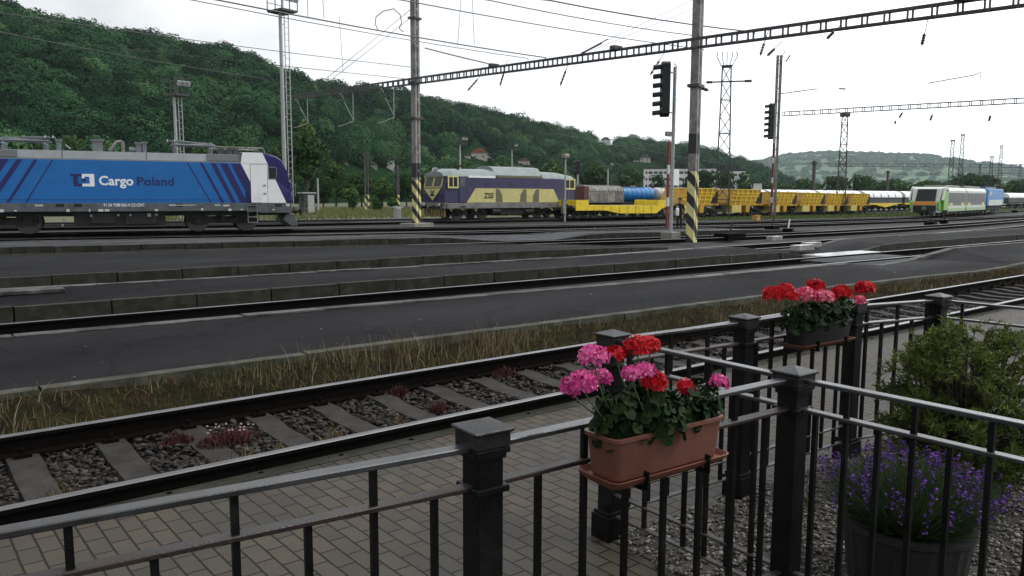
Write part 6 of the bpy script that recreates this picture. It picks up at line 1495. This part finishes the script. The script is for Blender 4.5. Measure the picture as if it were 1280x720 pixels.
# ------------------------------------------------------------------ single trees and bushes at the foot of the hill
M_tree = tinted('tree_leaf', [(.012, .032, .010), (.024, .058, .017), (.042, .09, .023), (.07, .13, .032), (.1, .155, .042)], .8, .15, .18)
M_bark = mk('tree_bark', (.045, .036, .028), .95, 0, .3, 4)
def tree(px, base_py, top_py, wpx, D, label, tint=.5, kindname='broadleaf_tree', lobes=7, group='trees at the foot of the hill', cards=520):
    b = hp(px, base_py, D); b.z = -.2; top = hp(px, top_py, D).z; w = wpx / F_PX * D / 2 * 1.05; h = top - b.z
    r = empty(kindname, b, 0, label, 'tree' if h > 4 else 'bush', group)
    mb = MB(); tr = .018 * h + .05; mb.tube([(0, 0, 0), (.02 * h, 0, h * .3), (0, .02 * h, h * .7)], [tr, tr * .75, tr * .3], 7)
    for k in range(5):
        a = k * 1.26 + rng.random(); mb.tube([(0, 0, h * (.25 + .07 * k)), (math.cos(a) * w * .35, math.sin(a) * w * .35, h * (.42 + .08 * k)), (math.cos(a) * w * .7, math.sin(a) * w * .7, h * (.5 + .08 * k))], [tr * .45, tr * .3, tr * .12], 5)
    mb.build('trunk', M_bark, r)
    P = []; R = []; Hh = []
    for k in range(lobes):
        a = rng.uniform(0, 6.28); zz = rng.uniform(.30, .82); q = math.sqrt(rng.random()) * .62 * math.sin(min(1, max(.25, zz + .1)) * math.pi * .8)
        P.append((math.cos(a) * w * q, math.sin(a) * w * q, h * zz)); s = rng.uniform(.36, .56); R.append(w * s); Hh.append(min(h * .30, w * s * 1.0))
    P.append((0, 0, h * .5)); R.append(w * .7); Hh.append(h * .36); P.append((w * .05, 0, h * .84)); R.append(w * .38); Hh.append(h * .16)
    P = np.array(P); R = np.array(R); Hh = np.array(Hh)
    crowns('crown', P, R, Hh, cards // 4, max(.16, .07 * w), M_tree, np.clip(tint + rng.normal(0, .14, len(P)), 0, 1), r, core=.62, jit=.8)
    return r
TR = [(383, 268, 152, 62, 118, 'tall broad green tree right of the tubular floodlight tower', .45), (352, 268, 178, 44, 128, 'dark green tree half hidden behind the tubular floodlight tower', .3),
      (92, 260, 166, 46, 150, 'rounded paler tree above the left half of the blue locomotive', .55), (130, 260, 176, 34, 150, 'smaller tree right of the rounded paler tree above the blue locomotive', .5), (40, 260, 172, 60, 155, 'dark tree above the left end of the blue locomotive', .25), (8, 260, 165, 40, 155, 'dark tree at the left edge', .3),
      (180, 260, 178, 50, 150, 'dark green tree left of the caged floodlight tower', .3), (255, 262, 180, 60, 150, 'green tree right of the caged floodlight tower', .4), (305, 262, 176, 56, 150, 'dense tree behind the pantograph of the blue locomotive', .35),
      (420, 252, 205, 46, 130, 'bushy green tree at the edge of the meadow, next to the tall broad tree', .5), (452, 252, 214, 40, 130, 'light green bushy tree behind the double mast on the meadow', .6), (478, 250, 222, 36, 126, 'round light green bush right of the double mast', .68), (508, 252, 214, 34, 126, 'dark round tree just left of the first striped mast', .35), (538, 250, 210, 40, 140, 'dark tree above the nose of the diesel locomotive', .3),
      (404, 256, 222, 30, 122, 'low green bush on the meadow edge behind the pale lamp post', .5), (436, 254, 228, 30, 122, 'low bush in front of the light green bushy tree', .55), (580, 240, 200, 46, 200, 'tree above the middle of the diesel locomotive', .4), (630, 240, 203, 46, 220, 'tree above the rear of the diesel locomotive', .35), (690, 240, 200, 50, 240, 'tree above the covered van', .4), (740, 240, 203, 50, 260, 'tree above the blue tank wagon', .35), (785, 240, 210, 40, 280, 'tree left of the long white building', .3)]
for px, bp, tp, w, D, lb, tn_ in TR: tree(px, bp, tp, w, D, lb, tn_)
for px, bp, tp, w, D, lb, tn_ in [(822, 240, 217, 26, 300, 'small dark tree in front of the left end of the long white building', .25), (880, 240, 214, 40, 300, 'dark tree in front of the long white building right of the striped mast', .25), (905, 240, 212, 34, 300, 'dark tree behind the tall lattice mast', .3), (860, 240, 220, 26, 300, 'small dark tree behind the striped mast', .3), (930, 240, 216, 30, 320, 'dark tree at the right end of the white building', .3),
      (1005, 246, 224, 50, 340, 'low tree row end left of the slim lattice mast', .35), (1045, 246, 222, 44, 340, 'round tree behind the slim lattice mast', .35), (1080, 246, 220, 40, 340, 'round dark tree right of the slim lattice mast', .3), (1115, 246, 224, 44, 340, 'round tree above the hooded wagons', .35), (1160, 246, 226, 50, 360, 'tree just behind the nose of the green railcar', .35), (1200, 246, 219, 50, 360, 'dark rounded tree above the roof of the green railcar', .25), (1232, 246, 222, 40, 360, 'dark tree behind the blue and white locomotive', .3), (1265, 246, 226, 46, 360, 'tree at the far right above the distant wagons', .35), (965, 246, 226, 40, 340, 'low tree behind the red banded signal', .35)]:
    tree(px, bp, tp, w, D, lb, tn_, 'broadleaf_tree', 6, 'trees beyond the yard', 360)
# bushes on the meadow
for px, bp, tp, w, D, lb in [(470, 262, 250, 18, 92, 'small round bush on the meadow under the double mast'), (490, 260, 247, 14, 92, 'small upright bush on the meadow by the thin mast'), (440, 258, 249, 12, 100, 'tiny bush on the meadow left of the double mast')]: tree(px, bp, tp, w, D, lb, .5, 'meadow_bush', 5, 'bushes on the meadow', 260)
# meadow grass
n = 16000; x = rng.uniform(14, 66, n); y = rng.uniform(58, 100, n)
tag(blades('meadow_grass', np.stack([x, y, np.full(n, -.16)], 1), rng.uniform(.2, .6, n), .08, tinted('meadow_blade', [(.1, .12, .04), (.15, .16, .06), (.08, .11, .03), (.2, .18, .09)], .85, .2, .2), .5, seg=2), kind='stuff')
n = 9000; x = rng.uniform(50, 150, n); y = 41.0 + .02 * (x - 50) + rng.uniform(-1, 1, n) * np.interp(x, [50, 62, 80, 150], [.5, 2.2, 3.0, 4]) + np.interp(x, [50, 75, 100, 150], [2.5, .5, 3.2, 8])
tag(blades('verge_grass', np.stack([x, y, np.full(n, -.19)], 1), rng.uniform(.12, .35, n), .08, tinted('verge_blade', [(.07, .11, .03), (.1, .14, .04), (.13, .15, .06)], .85, .2, .2), .5, seg=2), kind='stuff')
n = 2500; x = rng.uniform(-5, 60, n); y = np.interp(x, [-5, 2.9, 24.8, 60], [39.6, 38.0, 34.3, 32.5]) + rng.normal(0, .5, n)
tag(blades('dry_grass', np.stack([x, y, np.full(n, -.2)], 1), rng.uniform(.05, .2, n), .03, M_weed, .6, seg=2), kind='stuff')

# ------------------------------------------------------------------ houses and the long white building
M_plaster = mk('pale_plaster', (.55, .5, .43), .8, 0, .12, .6); M_plw = mk('white_plaster', (.72, .72, .70), .75, 0, .08, .6); M_tile = mk('red_roof_tile', (.22, .085, .05), .8, 0, .25, 1.5); M_tileg = mk('brown_roof_tile', (.12, .085, .07), .8, 0, .25, 1.5)
def house(px, py, wpx, hpx, D, label, wall=None, tile=None, rz=0.0, flat=False):
    D = meets(px, py, D); b = hp(px, py, D); k = D / F_PX; w = wpx * k; h = hpx * k; d = w * .75
    r = empty('house', b, math.atan2(-b.x, b.y) + rz, label, 'house', 'houses on the hillside')
    MB().b2((-w / 2, -d / 2, -4), (w / 2, d / 2, h * .62)).build('wall', wall or M_plaster, r)
    if flat: MB().b2((-w / 2 - .2, -d / 2 - .2, h * .62), (w / 2 + .2, d / 2 + .2, h * .7)).build('roof', tile or M_tile, r)
    else:
        rf_ = MB().prism([(-w / 2 - .5, h * .6), (w / 2 + .5, h * .6), (w * .12, h * 1.0), (-w * .12, h * 1.0)], -d / 2 - .5, d / 2 + .5, 'y').build('roof', tile or M_tile, r)
        MB().box((w * .2, 0, h * .98), (.9, .9, h * .22)).build('chimney', M_tileg, rf_)
    nw = max(2, int(w / 3.5))
    for i in range(nw):
        for z in ((h * .12, h * .38) if h > 6 else (h * .2,)):
            x = -w / 2 + (i + .5) * w / nw; f = MB().b2((x - .75, -d / 2 - .06, z), (x + .75, -d / 2 + .05, z + h * .16)).build('window', M_plw, r)
            MB().b2((x - .6, -d / 2 - .09, z + .12), (x + .6, -d / 2 - .05, z + h * .16 - .12)).build('pane', M_glass, f)
for a in [(599, 200, 20, 14, 420, 'largest red roofed house among the trees above the diesel locomotive', None, None), (614, 201, 13, 9, 418, 'small pale house right of the largest red roofed house', M_plw, M_tileg), (584, 199, 8, 6, 425, 'tiny white house left of the largest red roofed house', M_plw, M_tileg), (655, 207, 14, 9, 520, 'cream house above the rear of the diesel locomotive', None, M_tileg), (668, 206, 12, 11, 524, 'pale house with a steep roof right of the cream house', M_plw, M_tile), (484, 209, 18, 14, 300, 'pale house with a dark hipped roof left of the first striped mast', M_plw, M_tileg), (464, 211, 14, 8, 296, 'low pale house left of the dark roofed one', None, M_tileg), (428, 208, 14, 7, 300, 'low long house behind the bushes at the meadow', None, M_tileg), (806, 204, 13, 10, 640, 'beige house on the slope above the long white building', None, M_tileg), (793, 203, 9, 5, 645, 'small pale house left of the beige house on the slope', M_plw, M_tile), (820, 200, 7, 4, 650, 'tiny white house right of the beige house on the slope', M_plw, M_tileg), (757, 180, 12, 8, 800, 'pale villa on the ridge', M_plw, M_tileg), (600, 182, 7, 5, 480, 'tiny white house higher up the slope', M_plw, M_tileg)]:
    house(*a)
def block(px0, px1, py0, py1, D, label, wins=True):
    a = hp(px0, py0, D); b = hp(px1, py0, D); w = (b - a).length; zt_ = hp((px0 + px1) / 2, py1, D).z; c = (a + b) / 2; h = zt_ + .2
    r = empty('white_building', (c.x, c.y, -.2), math.atan2(b.y - a.y, b.x - a.x), label, 'building', 'white buildings beyond the yard')
    MB().b2((-w / 2, 0, 0), (w / 2, 14, h)).build('wall', M_plw, r); MB().b2((-w / 2 - .3, -.3, h), (w / 2 + .3, 14.3, h + .5)).build('roof', M_kerb_light, r)
    if wins:
        for z in np.arange(h - 2.6, 1.0, -3.4)[:3]:
            f = MB().b2((-w / 2 + 1, -.05, z), (w / 2 - 1, .05, z + 1.3)); f.mat(1)
            for x in np.arange(-w / 2 + 2, w / 2 - 1, 2.6): f.b2((x, -.1, z - .05), (x + .5, -.04, z + 1.35))
            f.build('window_strip', [M_grille, M_plw], r)
            
block(804, 896, 242, 211, 420, 'long flat white factory building at the foot of the far end of the hill')
block(896, 931, 242, 214, 425, 'lower white block joining the right end of the long white building')
block(926, 936, 242, 217, 410, 'narrow pale building at the right end of the white row')
block(918, 932, 246, 228, 330, 'low white shed above the yellow hoppers, left', False); block(934, 952, 246, 229, 330, 'low white shed above the yellow hoppers, right', False)

# ------------------------------------------------------------------ the air
mb = MB(); mb.b2((-6900, -6900, -1.6), (6900, 6900, 520))
hz = bpy.data.materials.new('haze_air'); hz.use_nodes = True; N, Lk = nt(hz); N.remove(N['Principled BSDF'])
pv = N.new('ShaderNodeVolumePrincipled'); pv.inputs['Color'].default_value = (.80, .95, 1.0, 1); pv.inputs['Density'].default_value = HAZE; pv.inputs['Anisotropy'].default_value = .2
Lk(pv.outputs[0], N['Material Output'].inputs['Volume']); tag(mb.build('haze', hz), kind='stuff')
